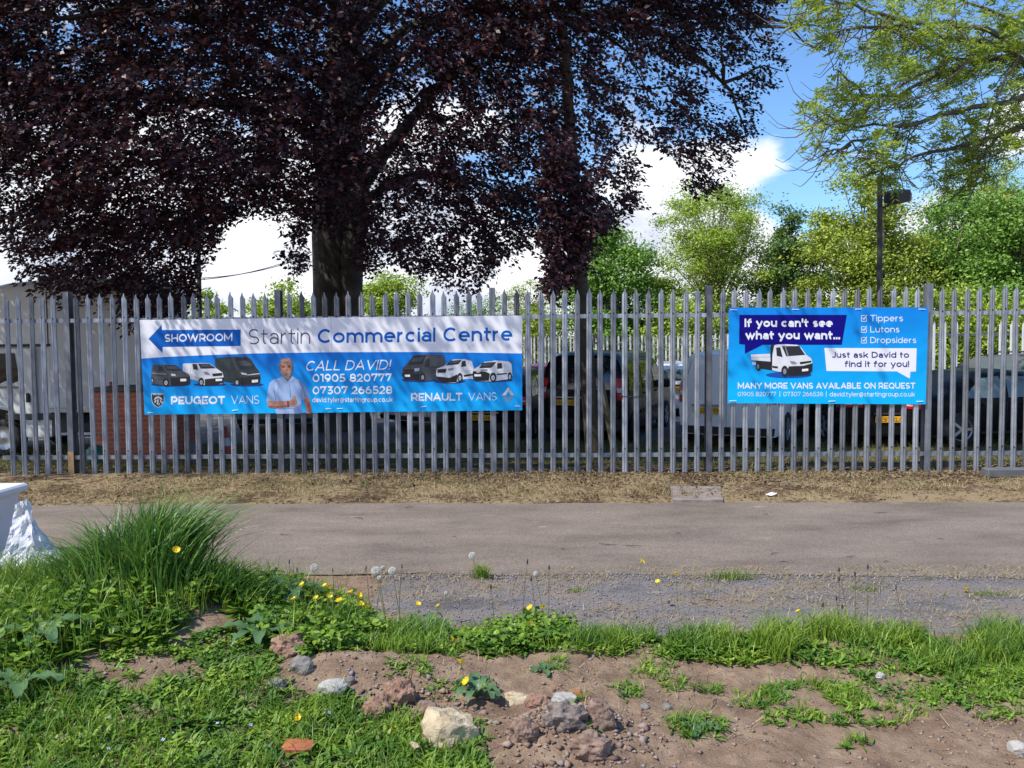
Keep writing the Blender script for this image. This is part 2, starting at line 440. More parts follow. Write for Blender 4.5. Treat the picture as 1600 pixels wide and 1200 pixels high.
def tarmac(name, stops, sc, grain, scuff):
    m = bpy.data.materials.new(name); m.use_nodes = True
    nt = m.node_tree; N = nt.nodes; L = nt.links; p = N['Principled BSDF']
    p.inputs['Roughness'].default_value = 0.9; p.inputs['Specular IOR Level'].default_value = 0.2
    geo = N.new('ShaderNodeNewGeometry')
    mp = N.new('ShaderNodeMapping'); mp.inputs['Scale'].default_value = (0.55, 1.3, 1); L.new(geo.outputs['Position'], mp.inputs[0])
    def noise(sc_, det=6, ro=0.65, v=None):
        n = N.new('ShaderNodeTexNoise'); n.inputs['Scale'].default_value = sc_; n.inputs['Detail'].default_value = det
        n.inputs['Roughness'].default_value = ro; L.new(v or mp.outputs[0], n.inputs[0]); return n.outputs[0]
    def ramp(f, st):
        r = N.new('ShaderNodeValToRGB'); cr = r.color_ramp
        while len(cr.elements) < len(st): cr.elements.new(0.5)
        for e, (q, c) in zip(cr.elements, st): e.position = q; e.color = (*c, 1)
        L.new(f, r.inputs[0]); return r.outputs[0]
    base = ramp(noise(sc), stops)
    gr = ramp(noise(grain, 3, 0.8, geo.outputs['Position']), [(0.3, (0.52, 0.52, 0.52)), (0.7, (1.38, 1.38, 1.38))])
    mu = N.new('ShaderNodeMix'); mu.data_type = 'RGBA'; mu.blend_type = 'MULTIPLY'; mu.inputs['Factor'].default_value = 1
    L.new(base, mu.inputs['A']); L.new(gr, mu.inputs['B'])
    sf = ramp(noise(5.0, 4, 0.5), [(0.66, (0, 0, 0)), (0.80, (1, 1, 1))])
    mx = N.new('ShaderNodeMix'); mx.data_type = 'RGBA'; L.new(sf, mx.inputs['Factor']); L.new(mu.outputs['Result'], mx.inputs['A']); mx.inputs['B'].default_value = (*scuff, 1)
    L.new(mx.outputs['Result'], p.inputs['Base Color'])
    b = N.new('ShaderNodeBump'); b.inputs['Strength'].default_value = 0.5; b.inputs['Distance'].default_value = 0.006
    L.new(noise(grain * 0.8, 3, 0.7, geo.outputs['Position']), b.inputs['Height']); L.new(b.outputs[0], p.inputs['Normal'])
    return m
build_ground()
PATH_N = lambda x: 5.27 - 0.035 * x
PATH_F = lambda x: 7.72 - 0.025 * x
sheet('path', -30, 30, PATH_N, PATH_F, 0.004, tarmac('path_tarmac', [(0.30, (0.125, 0.100, 0.083)), (0.48, (0.182, 0.148, 0.123)), (0.70, (0.235, 0.190, 0.155))], 1.5, 75, (0.36, 0.29, 0.23)), seed=1)
sheet('gravel_margin', -0.9, 30, lambda x: 4.10 - 0.0 * x, lambda x: PATH_N(x) + 0.3, -0.001, tarmac('gravel_grey', [(0.32, (0.09, 0.083, 0.085)), (0.48, (0.165, 0.152, 0.155)), (0.60, (0.19, 0.155, 0.13)), (0.74, (0.26, 0.19, 0.13))], 3.2, 95, (0.33, 0.25, 0.16)), wob=0.12, seed=4)
sheet('yard', -60, 60, 15.1, 27.5, -0.296, tarmac('yard_tarmac', [(0.3, (0.11, 0.105, 0.10)), (0.7, (0.17, 0.165, 0.16))], 0.7, 90, (0.24, 0.23, 0.22)), step=0.5, wob=0.2, seed=8)

# ------------------------------------------------------------------ near palisade fence
GALV = mat('galvanised_steel', (0.235, 0.255, 0.29), 0.40, 0.5, var=(0.355, 0.385, 0.425), scale=6, bump=0.15, bscale=40)
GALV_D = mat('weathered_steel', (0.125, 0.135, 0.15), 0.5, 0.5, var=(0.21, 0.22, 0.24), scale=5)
GALV_W = mat('bright_galvanised', (0.62, 0.63, 0.64), 0.5, 0.2, var=(0.72, 0.72, 0.72), scale=3)
BOLT = mat('bolt_steel', (0.07, 0.07, 0.075), 0.5, 0.6)
SUNLIT_TAN = mat('sunlit_tan_base', (0.42, 0.27, 0.13), 0.8, 0, var=(0.33, 0.2, 0.09), scale=30)  # tan of one post's foot, with sunlight put into the colour
def pale_mb(h, w=0.034, bolts=(0.30, 2.0)):
    mb = MB()
    sec = [(-w, 0.0), (-w * 0.86, -0.012), (-w * 0.35, -0.020), (-w * 0.12, -0.012), (w * 0.12, -0.012), (w * 0.35, -0.020), (w * 0.86, -0.012), (w, 0.0)]
    top = [h - 0.075, h - 0.07, h - 0.035, h, h, h - 0.035, h - 0.07, h - 0.075]
    n = len(sec); th = 0.003
    vs = [(x, y, 0.0) for x, y in sec] + [(x, y, t) for (x, y), t in zip(sec, top)]
    vs += [(x * 0.96, y + th, 0.0) for x, y in sec] + [(x * 0.96, y + th, t) for (x, y), t in zip(sec, top)]
    fs = [(i, i + 1, n + i + 1, n + i) for i in range(n - 1)] + [(2 * n + i + 1, 2 * n + i, 3 * n + i, 3 * n + i + 1) for i in range(n - 1)]
    fs += [(n + i, n + i + 1, 3 * n + i + 1, 3 * n + i) for i in range(n - 1)] + [(i + 1, i, 2 * n + i, 2 * n + i + 1) for i in range(n - 1)]
    fs += [(0, n, 3 * n, 2 * n), (n - 1, 3 * n - 1, 4 * n - 1, 2 * n - 1)]
    mb.add(vs, fs, 0)
    for z in bolts: mb.cyl((0, -0.013, z), (0, -0.022, z), 0.009, 8, 1)
    return mb
def fence_pt(x, off=0.0, z=0.0): return np.array((x, FEN_A + FEN_B * x - off, z))
for _m in (GALV, GALV_D):
    _N = _m.node_tree.nodes; _L = _m.node_tree.links; _p = _N['Principled BSDF']; _src = _p.inputs['Base Color'].links[0].from_socket
    _oi = _N.new('ShaderNodeObjectInfo'); _mr = _N.new('ShaderNodeMapRange'); _mr.inputs['To Min'].default_value = .72; _mr.inputs['To Max'].default_value = 1.28; _L.new(_oi.outputs['Random'], _mr.inputs['Value'])
    _tc = _N.new('ShaderNodeTexCoord'); _mp = _N.new('ShaderNodeMapping'); _mp.inputs['Scale'].default_value = (30, 30, 1.6); _L.new(_tc.outputs['Object'], _mp.inputs[0])
    _ad = _N.new('ShaderNodeVectorMath'); _L.new(_mp.outputs[0], _ad.inputs[0]); _cx = _N.new('ShaderNodeCombineXYZ'); _L.new(_oi.outputs['Random'], _cx.inputs[2]); _sc = _N.new('ShaderNodeVectorMath'); _sc.operation = 'SCALE'; _sc.inputs['Scale'].default_value = 40; _L.new(_cx.outputs[0], _sc.inputs[0]); _L.new(_sc.outputs[0], _ad.inputs[1])
    _no = _N.new('ShaderNodeTexNoise'); _no.inputs['Scale'].default_value = 1.0; _no.inputs['Detail'].default_value = 5; _L.new(_ad.outputs[0], _no.inputs[0])
    _m2 = _N.new('ShaderNodeMapRange'); _m2.inputs['From Min'].default_value = .3; _m2.inputs['From Max'].default_value = .7; _m2.inputs['To Min'].default_value = .72; _m2.inputs['To Max'].default_value = 1.25; _L.new(_no.outputs[0], _m2.inputs['Value'])
    _mm = _N.new('ShaderNodeMath'); _mm.operation = 'MULTIPLY'; _L.new(_mr.outputs[0], _mm.inputs[0]); _L.new(_m2.outputs[0], _mm.inputs[1])
    _vm = _N.new('ShaderNodeVectorMath'); _vm.operation = 'SCALE'; _L.new(_src, _vm.inputs[0]); _L.new(_mm.outputs[0], _vm.inputs['Scale']); _L.new(_vm.outputs[0], _p.inputs['Base Color'])
XP = FP(1108, 600)[0]
BAY = 18; PITCH = 0.1505
def near_fence():
    t = thing('palisade_fence', fence_pt(0), 'tall grey galvanised palisade fence with pointed pales carrying both blue banners', 'fence', rz=math.atan(FEN_B))
    proto = pale_mb(2.30)
    for m in (GALV, GALV_D, BOLT): pass
    variants = []
    for k in range(3):
        me_o = build('pale', proto, [[GALV, BOLT], [GALV_D, BOLT], [GALV_W, BOLT]][k], None)
        variants.append(me_o.data); bpy.data.objects.remove(me_o)
    for i in range(-59, 37):
        x = XP + i * PITCH
        if i % BAY == 0:
            mb = MB()
            for (cx, cy, dx, dy) in ((0, -0.012, 0.072, 0.008), (0, 0.088, 0.072, 0.008), (0, 0.038, 0.007, 0.092)):
                mb.box((x, cy, 1.14), (dx, dy, 2.42))
            right = i > 0
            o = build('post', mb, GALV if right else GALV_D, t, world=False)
            if i == -54:
                b = MB(); b.box((x, -0.019, 0.13), (0.074, 0.004, 0.36)); build('base_strip', b, SUNLIT_TAN, o, world=False)  # strip paints the sunlit tan bottom of this post
            continue
        r = random.random()
        vi = 1 if r < 0.14 else 0
        if i == -21: vi = 0
        o = link('pale', variants[vi], t)
        o.location = (x, -0.012, 0.02 + random.uniform(-0.012, 0.012))
        o.rotation_euler = (random.uniform(-0.004, 0.004), random.uniform(-0.006, 0.006), random.uniform(-0.03, 0.03))
    x0, x1 = XP - 60 * PITCH, XP + 38 * PITCH
    for z in (0.235, 1.985):
        mb = MB()
        for b in range(-4, 3):
            a = max(x0, XP + b * BAY * PITCH + 0.037); e = min(x1, XP + (b + 1) * BAY * PITCH - 0.037)
            if e <= a: continue
            c = (a + e) / 2; w = e - a
            mb.box((c, 0.0025, z), (w, 0.005, 0.05)); mb.box((c, 0.027, z + 0.0225), (w, 0.044, 0.005))
        build('rail', mb, GALV, t, world=False)
near_fence()
def cord():
    mb = MB(); a = FP(971, 619, 0.03); b = FP(1006, 619, 0.03)
    pts = [a + (b - a) * k / 8 + np.array((0, 0, -0.01 * math.sin(math.pi * k / 8))) for k in range(9)]
    mb.tube(pts, 0.006, 6); mb.bbox(b, (0.03, 0.03, 0.035), 0.006); mb.bbox(a, (0.03, 0.03, 0.03), 0.006)
    tag(build('cord', mb, mat('black_rubber', (0.012, 0.012, 0.013), 0.6), None, loc=a), 'short black cord tied across two pales in front of the black van', 'cord')
cord()

# ------------------------------------------------------------------ far fences
def far_fence(name, A, B, pitch, h, label, mt):
    A = np.array(A); B = np.array(B); d = B - A; Ln = np.linalg.norm(d); d /= Ln
    t = thing(name, A, label, 'fence', rz=math.atan2(d[1], d[0]))
    o0 = build('pale', pale_mb(h, 0.036, ()), [mt, BOLT], None); me = o0.data; bpy.data.objects.remove(o0)
    n = int(Ln / pitch)
    for i in range(n):
        o = link('pale', me, t); o.location = (i * pitch, 0, random.uniform(-0.012, 0.012)); o.rotation_euler = (0, random.uniform(-0.006, 0.006), random.uniform(-.05, .05))
    for z in (0.3, h - 0.32):
        mb = MB(); mb.box((Ln / 2, 0.006, z), (Ln, 0.008, 0.055)); mb.box((Ln / 2, 0.03, z + 0.026), (Ln, 0.04, 0.005)); build('rail', mb, BOLT if False else GALV_D, t, world=False)
    for i in range(0, n, 16):
        mb = MB(); mb.box((i * pitch + pitch / 2, 0.07, h / 2), (0.06, 0.1, h)); build('post', mb, GALV_D, t, world=False)
    return t
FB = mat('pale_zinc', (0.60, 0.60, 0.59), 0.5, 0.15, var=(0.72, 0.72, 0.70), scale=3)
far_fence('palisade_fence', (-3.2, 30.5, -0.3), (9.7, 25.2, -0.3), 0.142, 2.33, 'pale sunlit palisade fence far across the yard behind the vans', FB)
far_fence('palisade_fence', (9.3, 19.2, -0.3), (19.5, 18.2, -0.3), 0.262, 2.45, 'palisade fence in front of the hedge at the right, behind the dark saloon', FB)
# ------------------------------------------------------------------ banners
def _E(cx, cy, rx, ry, a0, a1):
    n = max(3, int(abs(a1 - a0) / 15)); return [(cx + rx * math.cos(R(a0 + (a1 - a0) * k / n)), cy + ry * math.sin(R(a0 + (a1 - a0) * k / n))) for k in range(n + 1)]
X_ = .74
_P = [(0, 0), (0, 1), (.55, 1)] + _E(.55, .68, .45, .32, 90, -90) + [(0, .36)]
_O = lambda cx, cy, rx, ry: ('c', _E(cx, cy, rx, ry, 0, 360)[:-1])
GLY = {
 'A': (1.08, [('b', [(0, 0), (.5, 1), (1, 0)]), ('n', [(.18, .3), (.82, .3)])]),
 'B': (.88, [('b', [(0, 0), (0, 1)]), ('n', [(0, 1), (.58, 1)] + _E(.58, .76, .34, .24, 90, -90) + [(0, .52)]), ('n', [(0, .52), (.6, .52)] + _E(.6, .26, .4, .26, 90, -90) + [(0, 0)])]),
 'C': (1.0, [('n', _E(.55, .5, .55, .5, 46, 314))]), 'D': (1.02, [('c', [(0, 0), (0, 1), (.42, 1)] + _E(.42, .5, .58, .5, 90, -90)[1:])]),
 'E': (.78, [('b', [(1, 1), (0, 1), (0, 0), (1, 0)]), ('n', [(0, .5), (.95, .5)])]), 'F': (.76, [('b', [(1, 1), (0, 1), (0, 0)]), ('n', [(0, .48), (.95, .48)])]),
 'G': (1.04, [('n', _E(.55, .5, .55, .5, 46, 318) + [(1, .1), (1, .48), (.66, .48)])]), 'H': (.96, [('b', [(0, 0), (0, 1)]), ('b', [(1, 0), (1, 1)]), ('n', [(0, .5), (1, .5)])]),
 'I': (.2, [('b', [(.5, 0), (.5, 1)])]), 'J': (.66, [('s', [(1, 1), (1, .3)] + _E(.5, .3, .5, .3, 0, -150)[1:])]), 'K': (.92, [('b', [(0, 0), (0, 1)]), ('b', [(1, 1), (0, .36)]), ('e', [(.38, .62), (1, 0)])]),
 'L': (.74, [('b', [(0, 1), (0, 0), (1, 0)])]), 'M': (1.2, [('b', [(0, 0), (0, 1), (.5, .22), (1, 1), (1, 0)])]), 'N': (1.0, [('b', [(0, 0), (0, 1), (1, 0), (1, 1)])]), 'O': (1.14, [_O(.5, .5, .5, .5)]),
 'P': (.86, [('s', _P)]), 'Q': (1.14, [_O(.5, .5, .5, .5), ('n', [(.56, .2), (.95, -.12)])]), 'R': (.9, [('s', _P), ('e', [(.55, .36), (1, 0)])]),
 'S': (.84, [('n', _E(.52, .745, .47, .255, 38, 270) + _E(.5, .245, .5, .245, 90, -142)[1:])]), 'T': (.88, [('b', [(0, 1), (1, 1)]), ('e', [(.5, 1), (.5, 0)])]),
 'U': (.95, [('b', [(0, 1), (0, .4)] + _E(.5, .4, .5, .4, 180, 360)[1:-1] + [(1, .4), (1, 1)])]), 'V': (1.06, [('b', [(0, 1), (.5, 0), (1, 1)])]), 'W': (1.6, [('b', [(0, 1), (.27, 0), (.5, .95), (.73, 0), (1, 1)])]),
 'X': (.98, [('b', [(0, 1), (1, 0)]), ('b', [(0, 0), (1, 1)])]), 'Y': (1.0, [('b', [(0, 1), (.5, .42), (1, 1)]), ('e', [(.5, .42), (.5, 0)])]), 'Z': (.86, [('b', [(0, 1), (1, 1), (0, 0), (1, 0)])]),
 'a': (.70, [('e', _E(.5, .44, .5, .30, 155, 0) + [(1, 0)]), _O(.48, .215, .48, .215)]), 'c': (.76, [('n', _E(.53, .37, .53, .37, 46, 314))]), 'd': (.84, [_O(.5, .37, .5, .37), ('b', [(1, 1), (1, 0)])]),
 'b': (.84, [_O(.5, .37, .5, .37), ('b', [(0, 1), (0, 0)])]), 'e': (.82, [('n', [(.02, .37)] + [(1, .37)] + _E(.5, .37, .5, .37, 6, 306))]), 'f': (.56, [('b', [(.30, 0), (.30, .74)] + _E(.74, .74, .44, .26, 180, 80)[1:]), ('b', [(0, .71), (1, .71)])]),
 'g': (.84, [_O(.5, .37, .5, .37), ('s', [(1, .74), (1, .02)] + _E(.5, .02, .5, .30, 0, -145)[1:])]), 'h': (.76, [('b', [(0, 0), (0, 1)]), ('e', [(0, .4)] + _E(.5, .40, .5, .34, 180, 0)[1:] + [(1, 0)])]),
 'i': (.2, [('b', [(.5, 0), (.5, .74)]), ('b', [(.5, .985), (.5, 1.0)])]), 'k': (.76, [('b', [(0, 0), (0, 1)]), ('b', [(.95, .74), (0, .2)]), ('e', [(.38, .42), (1, 0)])]), 'l': (.2, [('b', [(.5, 0), (.5, 1)])]),
 'm': (1.28, [('b', [(0, 0), (0, .74)]), ('e', [(0, .42)] + _E(.25, .42, .25, .32, 180, 0)[1:] + [(.5, 0)]), ('e', [(.5, .42)] + _E(.75, .42, .25, .32, 180, 0)[1:] + [(1, 0)])]),
 'n': (.76, [('b', [(0, 0), (0, .74)]), ('e', [(0, .4)] + _E(.5, .40, .5, .34, 180, 0)[1:] + [(1, 0)])]), 'o': (.86, [_O(.5, .37, .5, .37)]), 'p': (.84, [_O(.5, .37, .5, .37), ('b', [(0, .74), (0, -.28)])]),
 'q': (.84, [_O(.5, .37, .5, .37), ('b', [(1, .74), (1, -.28)])]), 'r': (.46, [('b', [(0, 0), (0, .74)]), ('n', [(0, .36)] + _E(1.0, .36, 1.0, .38, 180, 92)[1:])]), 's': (.64, [('n', _E(.52, .555, .46, .185, 35, 270) + _E(.5, .185, .5, .185, 90, -140)[1:])]),
 't': (.50, [('s', [(.36, .95), (.36, .24)] + _E(.72, .24, .36, .24, 180, 285)[1:]), ('b', [(0, .71), (1, .71)])]), 'u': (.76, [('s', [(0, .74), (0, .34)] + _E(.5, .34, .5, .34, 180, 360)[1:]), ('b', [(1, .74), (1, 0)])]),
 'v': (.78, [('b', [(0, .74), (.5, 0), (1, .74)])]), 'w': (1.22, [('b', [(0, .74), (.27, 0), (.5, .7), (.73, 0), (1, .74)])]), 'x': (.74, [('b', [(0, .74), (1, 0)]), ('b', [(0, 0), (1, .74)])]), 'y': (.80, [('s', [(0, .74), (.52, 0)]), ('s', [(1, .74), (.46, -.14), (.34, -.26), (.12, -.28)])]),
 'z': (.7, [('b', [(0, .74), (1, .74), (0, 0), (1, 0)])]),
 '0': (.92, [_O(.5, .5, .5, .5)]), '1': (.42, [('b', [(0, 1), (.9, 1), (.9, 0)])]), '2': (.78, [('b', _E(.48, .70, .48, .30, 155, -38) + [(0, 0), (1, 0)])]), '3': (.80, [('n', [(.03, 1), (.95, 1), (.42, .58)] + _E(.46, .29, .54, .29, 80, -145))]),
 '4': (.92, [('n', [(.62, 1), (0, .26), (1.02, .26)]), ('e', [(.74, .52), (.74, 0)])]), '5': (.80, [('n', [(.93, 1), (.16, 1), (.10, .57), (.42, .60)] + _E(.44, .30, .56, .30, 85, -145))]), '6': (.84, [_O(.5, .32, .5, .32), ('n', _E(.78, .36, .78, .64, 98, 182))]),
 '7': (.82, [('s', [(0, .86), (0, 1), (1, 1), (.36, 0)])]), '8': (.86, [_O(.5, .76, .43, .24), _O(.5, .27, .5, .27)]), '9': (.84, [_O(.5, .68, .5, .32), ('n', _E(.22, .64, .78, .64, -82, 2))]),
 '!': (.22, [('b', [(.5, 1), (.5, .36)]), ('b', [(.5, 0), (.5, .02)])]), '.': (.2, [('b', [(.5, 0), (.5, .02)])]), "'": (.2, [('b', [(.5, 1), (.5, .74)])]), '@': (1.15, [_O(.48, .37, .22, .21), ('n', [(.70, .58), (.70, .26)] + _E(.82, .27, .12, .10, 190, 350)[1:] + _E(.5, .37, .5, .53, 0, 310)[1:])]), ' ': (.32, []),
}
def text2d(body, weight=.15, shear=0.0, space=1.0, wobble=0.0):
    """monoline sans lettering: baseline 0, capitals 1 high; returns points, faces and the stroke number of each point"""
    hw = weight / 2; V = []; F = []; Lr = []; x0 = 0; k = 0
    ym = lambda y: float(np.interp(y, [-.28, 0, X_, 1.0], [-.28 + hw, hw, X_ - hw, 1 - hw])) if -.28 <= y <= 1 else y
    for ch in body:
        gw, st = GLY[ch]; gw_ = gw + (weight - .1) * .8 if gw > .25 else weight * 1.02
        rot = random.uniform(-wobble, wobble)
        for fl, pts in st:
            p = np.array([(x0 + hw + px * max(0, gw_ - 2 * hw) if gw > .25 else x0 + gw_ / 2, ym(py)) for px, py in pts])
            n = len(p); cl = fl == 'c'
            if not cl:
                for i, j, f in ((0, 1, 'bs'), (n - 1, n - 2, 'be')):
                    if fl in f:
                        d = p[i] - p[j]; l = np.linalg.norm(d)
                        p[i] = p[i] + (d / l if l > 1e-6 else np.array((0, 1.0 if i else -1.0))) * hw
            O = []
            for i in range(n):
                a = p[i] - p[i - 1] if (cl or i > 0) else p[1] - p[0]; b = p[(i + 1) % n] - p[i] if (cl or i < n - 1) else a
                a = a / (np.linalg.norm(a) + 1e-9); b = b / (np.linalg.norm(b) + 1e-9)
                t = a + b; t = t / (np.linalg.norm(t) + 1e-9); nn = np.array((-t[1], t[0])); c = max(.36, nn @ np.array((-a[1], a[0])))
                O.append((p[i] + nn * hw / c, p[i] - nn * hw / c))
            bse = len(V)
            for a, b in O: V += [a, b]; Lr += [k, k]
            for i in range(n if cl else n - 1):
                j = (i + 1) % n; F.append((bse + 2 * i + 1, bse + 2 * j + 1, bse + 2 * j, bse + 2 * i))
            k += 1
        if wobble and st:
            for i in range(len(V) - 1, -1, -1):
                if V[i][0] < x0 - .02: break
                V[i] = np.array((V[i][0] - V[i][1] * rot, V[i][1] + rot * .5 * (V[i][0] - x0)))
        x0 += gw_ + (.17 - weight * .35 + .02) * space if ch != ' ' else .40 + weight * .5
    V = np.array(V)
    if shear: V[:, 0] += V[:, 1] * shear
    return V, F, np.array(Lr)
class Art:                                       # flat print on a banner; points are photograph pixels on the banner's plane
    def __init__(s, off, tf=lambda x, y: (x, y)): s.off = off; s.mb = MB(); s.mats = []; s.tf = tf
    def mi(s, m):
        if m not in s.mats: s.mats.append(m)
        return s.mats.index(m)
    def poly(s, pts, m, layer=1):
        pts = [s.tf(*p) for p in pts]
        if sum(a[0] * b[1] - b[0] * a[1] for a, b in zip(pts, pts[1:] + pts[:1])) > 0: pts = pts[::-1]
        s.mb.add([FP(x, y, s.off + 0.0011 * layer) for x, y in pts], [tuple(range(len(pts)))], s.mi(m))
    def ell(s, cx, cy, rx, ry, m, layer=1, n=20, rot=0.0):
        ca, sa = math.cos(rot), math.sin(rot)
        s.poly([(cx + rx * math.cos(2 * math.pi * k / n) * ca - ry * math.sin(2 * math.pi * k / n) * sa, cy + rx * math.cos(2 * math.pi * k / n) * sa + ry * math.sin(2 * math.pi * k / n) * ca) for k in range(n)], m, layer)
    def line(s, pts, w, m, layer=1):
        for (x0, y0), (x1, y1) in zip(pts, pts[1:]):
            l = math.hypot(x1 - x0, y1 - y0) + 1e-9; nx, ny = -(y1 - y0) / l * w / 2, (x1 - x0) / l * w / 2
            ex, ey = (x1 - x0) / l * w * .25, (y1 - y0) / l * w * .25
            s.poly([(x0 + nx - ex, y0 + ny - ey), (x1 + nx + ex, y1 + ny + ey), (x1 - nx + ex, y1 - ny + ey), (x0 - nx - ex, y0 - ny - ey)], m, layer)
    def text(s, body, x0, x1, yt, yb, m, weight=.15, slope=0.0, shear=0.0, layer=1, space=1.0, wobble=0.0):
        v, f, lr = text2d(body, weight, shear, space, wobble)          # baseline -> yb, capitals -> yt
        a0, a1 = v[:, 0].min(), v[:, 0].max()
        px = x0 + (v[:, 0] - a0) / (a1 - a0) * (x1 - x0)
        py = yb + v[:, 1] * (yt - yb) + slope * (px - x0)
        q = [s.tf(x, y) for x, y in zip(px, py)]
        s.mb.add([FP(x, y, s.off + 0.0011 * layer + 0.00012 * (k % 8)) for (x, y), k in zip(q, lr)], f, s.mi(m))
    def done(s, name, parent): return build(name, s.mb, s.mats, parent)

INK_W = mat('print_white', (0.80, 0.80, 0.82), 0.45)
INK_BLUE = mat('print_blue', lin(0, 92, 180), 0.5, spec=.2)
INK_NAVY = mat('print_navy', lin(14, 4, 120), 0.5, spec=.15)
INK_VIOLET = mat('print_violet', lin(44, 22, 120), 0.45)
INK_GREY = mat('print_slate', lin(60, 66, 82), 0.45)
INK_BLACK = mat('print_black', (0.006, 0.007, 0.009), 0.4)
INK_GLASS = mat('print_dark_glass', (0.012, 0.015, 0.02), 0.4)
INK_SILV = mat('print_silver', (0.48, 0.50, 0.53), 0.4)
INK_SILV2 = mat('print_silver_dark', (0.22, 0.23, 0.26), 0.4)
INK_CHAR = mat('print_charcoal', (0.032, 0.04, 0.05), 0.4, var=(0.07, 0.08, 0.095), scale=7)
INK_CHAR2 = mat('print_green_black', (0.010, 0.022, 0.024), 0.4, var=(0.03, 0.045, 0.05), scale=7)
INK_VAN = mat('print_van_white', (0.62, 0.62, 0.65), 0.4, var=(0.74, 0.74, 0.76), scale=7)
INK_PALE = mat('print_van_shade', (0.42, 0.43, 0.47), 0.4)
INK_SKIN = mat('print_skin', lin(188, 138, 118), 0.45, var=lin(160, 108, 92), scale=22)
INK_SKIN2 = mat('print_skin_dark', lin(120, 72, 60), 0.45)
INK_BEARD = mat('print_beard', lin(112, 94, 88), 0.45, var=lin(150, 136, 130), scale=45)
INK_SHIRT = mat('print_shirt', lin(140, 165, 205), 0.45, var=lin(160, 184, 220), scale=7)
INK_SHIRT2 = mat('print_shirt_fold', lin(105, 128, 172), 0.45)
TIE = mat('white_cable_tie', (0.78, 0.78, 0.78), 0.5)
def blue_print(name, top, bot, zt, zb):
    m = bpy.data.materials.new(name); m.use_nodes = True
    nt = m.node_tree; N = nt.nodes; L = nt.links; p = N['Principled BSDF']
    p.inputs['Roughness'].default_value = 0.42; p.inputs['Specular IOR Level'].default_value = 0.25
    g = N.new('ShaderNodeNewGeometry'); s_ = N.new('ShaderNodeSeparateXYZ'); L.new(g.outputs['Position'], s_.inputs[0])
    mr = N.new('ShaderNodeMapRange'); mr.inputs['From Min'].default_value = zb; mr.inputs['From Max'].default_value = zt; L.new(s_.outputs[2], mr.inputs['Value'])
    r = N.new('ShaderNodeValToRGB'); r.color_ramp.elements[0].color = (*bot, 1); r.color_ramp.elements[1].color = (*top, 1)
    L.new(mr.outputs[0], r.inputs[0]); L.new(r.outputs[0], p.inputs['Base Color'])
    n = N.new('ShaderNodeTexNoise'); n.inputs['Scale'].default_value = 2.2; n.inputs['Detail'].default_value = 2; L.new(g.outputs['Position'], n.inputs[0]); b = N.new('ShaderNodeBump'); b.inputs['Strength'].default_value = .5; b.inputs['Distance'].default_value = .06; L.new(n.outputs[0], b.inputs['Height']); L.new(b.outputs[0], p.inputs['Normal'])
    return m
BACK = mat('banner_back', (0.6, 0.6, 0.6), 0.6)
def panel(parent, corners, off, mt, th=0.004):
    f = [FP(x, y, off) for x, y in corners]; b = [FP(x, y, off - th) for x, y in corners]
    mb = MB(); n = len(f)
    mb.add(f, [tuple(range(n))], 0); mb.add(b, [tuple(range(n))[::-1]], 1)
    mb.add(f + b, [(i, n + i, n + (i + 1) % n, (i + 1) % n) for i in range(n)], 1)
    return build('panel', mb, [mt, BACK], parent)
def ties(parent, pts, off, w=9):
    for (x, y) in pts:
        mb = MB(); a = FP(x - w / 2, y, off + 0.005); b = FP(x + w / 2, y + random.uniform(-1, 1), off + 0.005)
        mb.tube([a + np.array((0, .006, 0)), a * .7 + b * .3, a * .3 + b * .7, b + np.array((0, .006, 0))], 0.0045, 6)
        build('cable_tie', mb, TIE, parent)

def van_print(A, body, mb_, glass, window, plate, wheels, bumper=None, extra=(), L0=2):
    A.poly(body, mb_, L0)
    if bumper: A.poly(bumper, INK_BLACK, L0 + 1)
    A.poly(glass, INK_GLASS, L0 + 1)
    if window: A.poly(window, INK_GLASS, L0 + 1)
    for pts, m in extra: A.poly(pts, m, L0 + 1.5)
    gx = sum(p[0] for p in glass) / len(glass); gy = sum(p[1] for p in glass) / len(glass)
    A.poly([(gx + (x - gx) * .72, gy - 4 + (y - gy) * .45) for x, y in glass], mat('print_glass_sheen', (.05, .06, .075), .4), L0 + 1.3)
    bx = [p[0] for p in body]; by = [p[1] for p in body]; x0, x1, y0, y1 = min(bx), max(bx), min(by), max(by); left = wheels[0][0] > (x0 + x1) / 2
    sh = INK_PALE if mb_ is INK_VAN else INK_GLASS
    xa, xb = ((x1 - (x1 - x0) * .34, x1 - (x1 - x0) * .04) if left else (x0 + (x1 - x0) * .04, x0 + (x1 - x0) * .34))
    for fy in (.50, .70): A.line([(xa, y0 + (y1 - y0) * fy), (xb, y0 + (y1 - y0) * (fy - .02))], 2, sh, L0 + 1.2)
    A.line([((xa + xb) / 2, y0 + (y1 - y0) * .2), ((xa + xb) / 2, y0 + (y1 - y0) * .78)], 1.6, sh, L0 + 1.2)
    for (x, y, rx, ry) in wheels:
        A.ell(x, y - ry * .15, rx * 1.22, ry * 1.18, INK_GLASS, L0 + 1.8)
        A.ell(x, y, rx, ry, INK_BLACK, L0 + 2); A.ell(x, y, rx * .62, ry * .62, INK_SILV, L0 + 3); A.ell(x, y, rx * .3, ry * .3, INK_SILV2, L0 + 4)
    A.poly(plate, INK_W, L0 + 2)

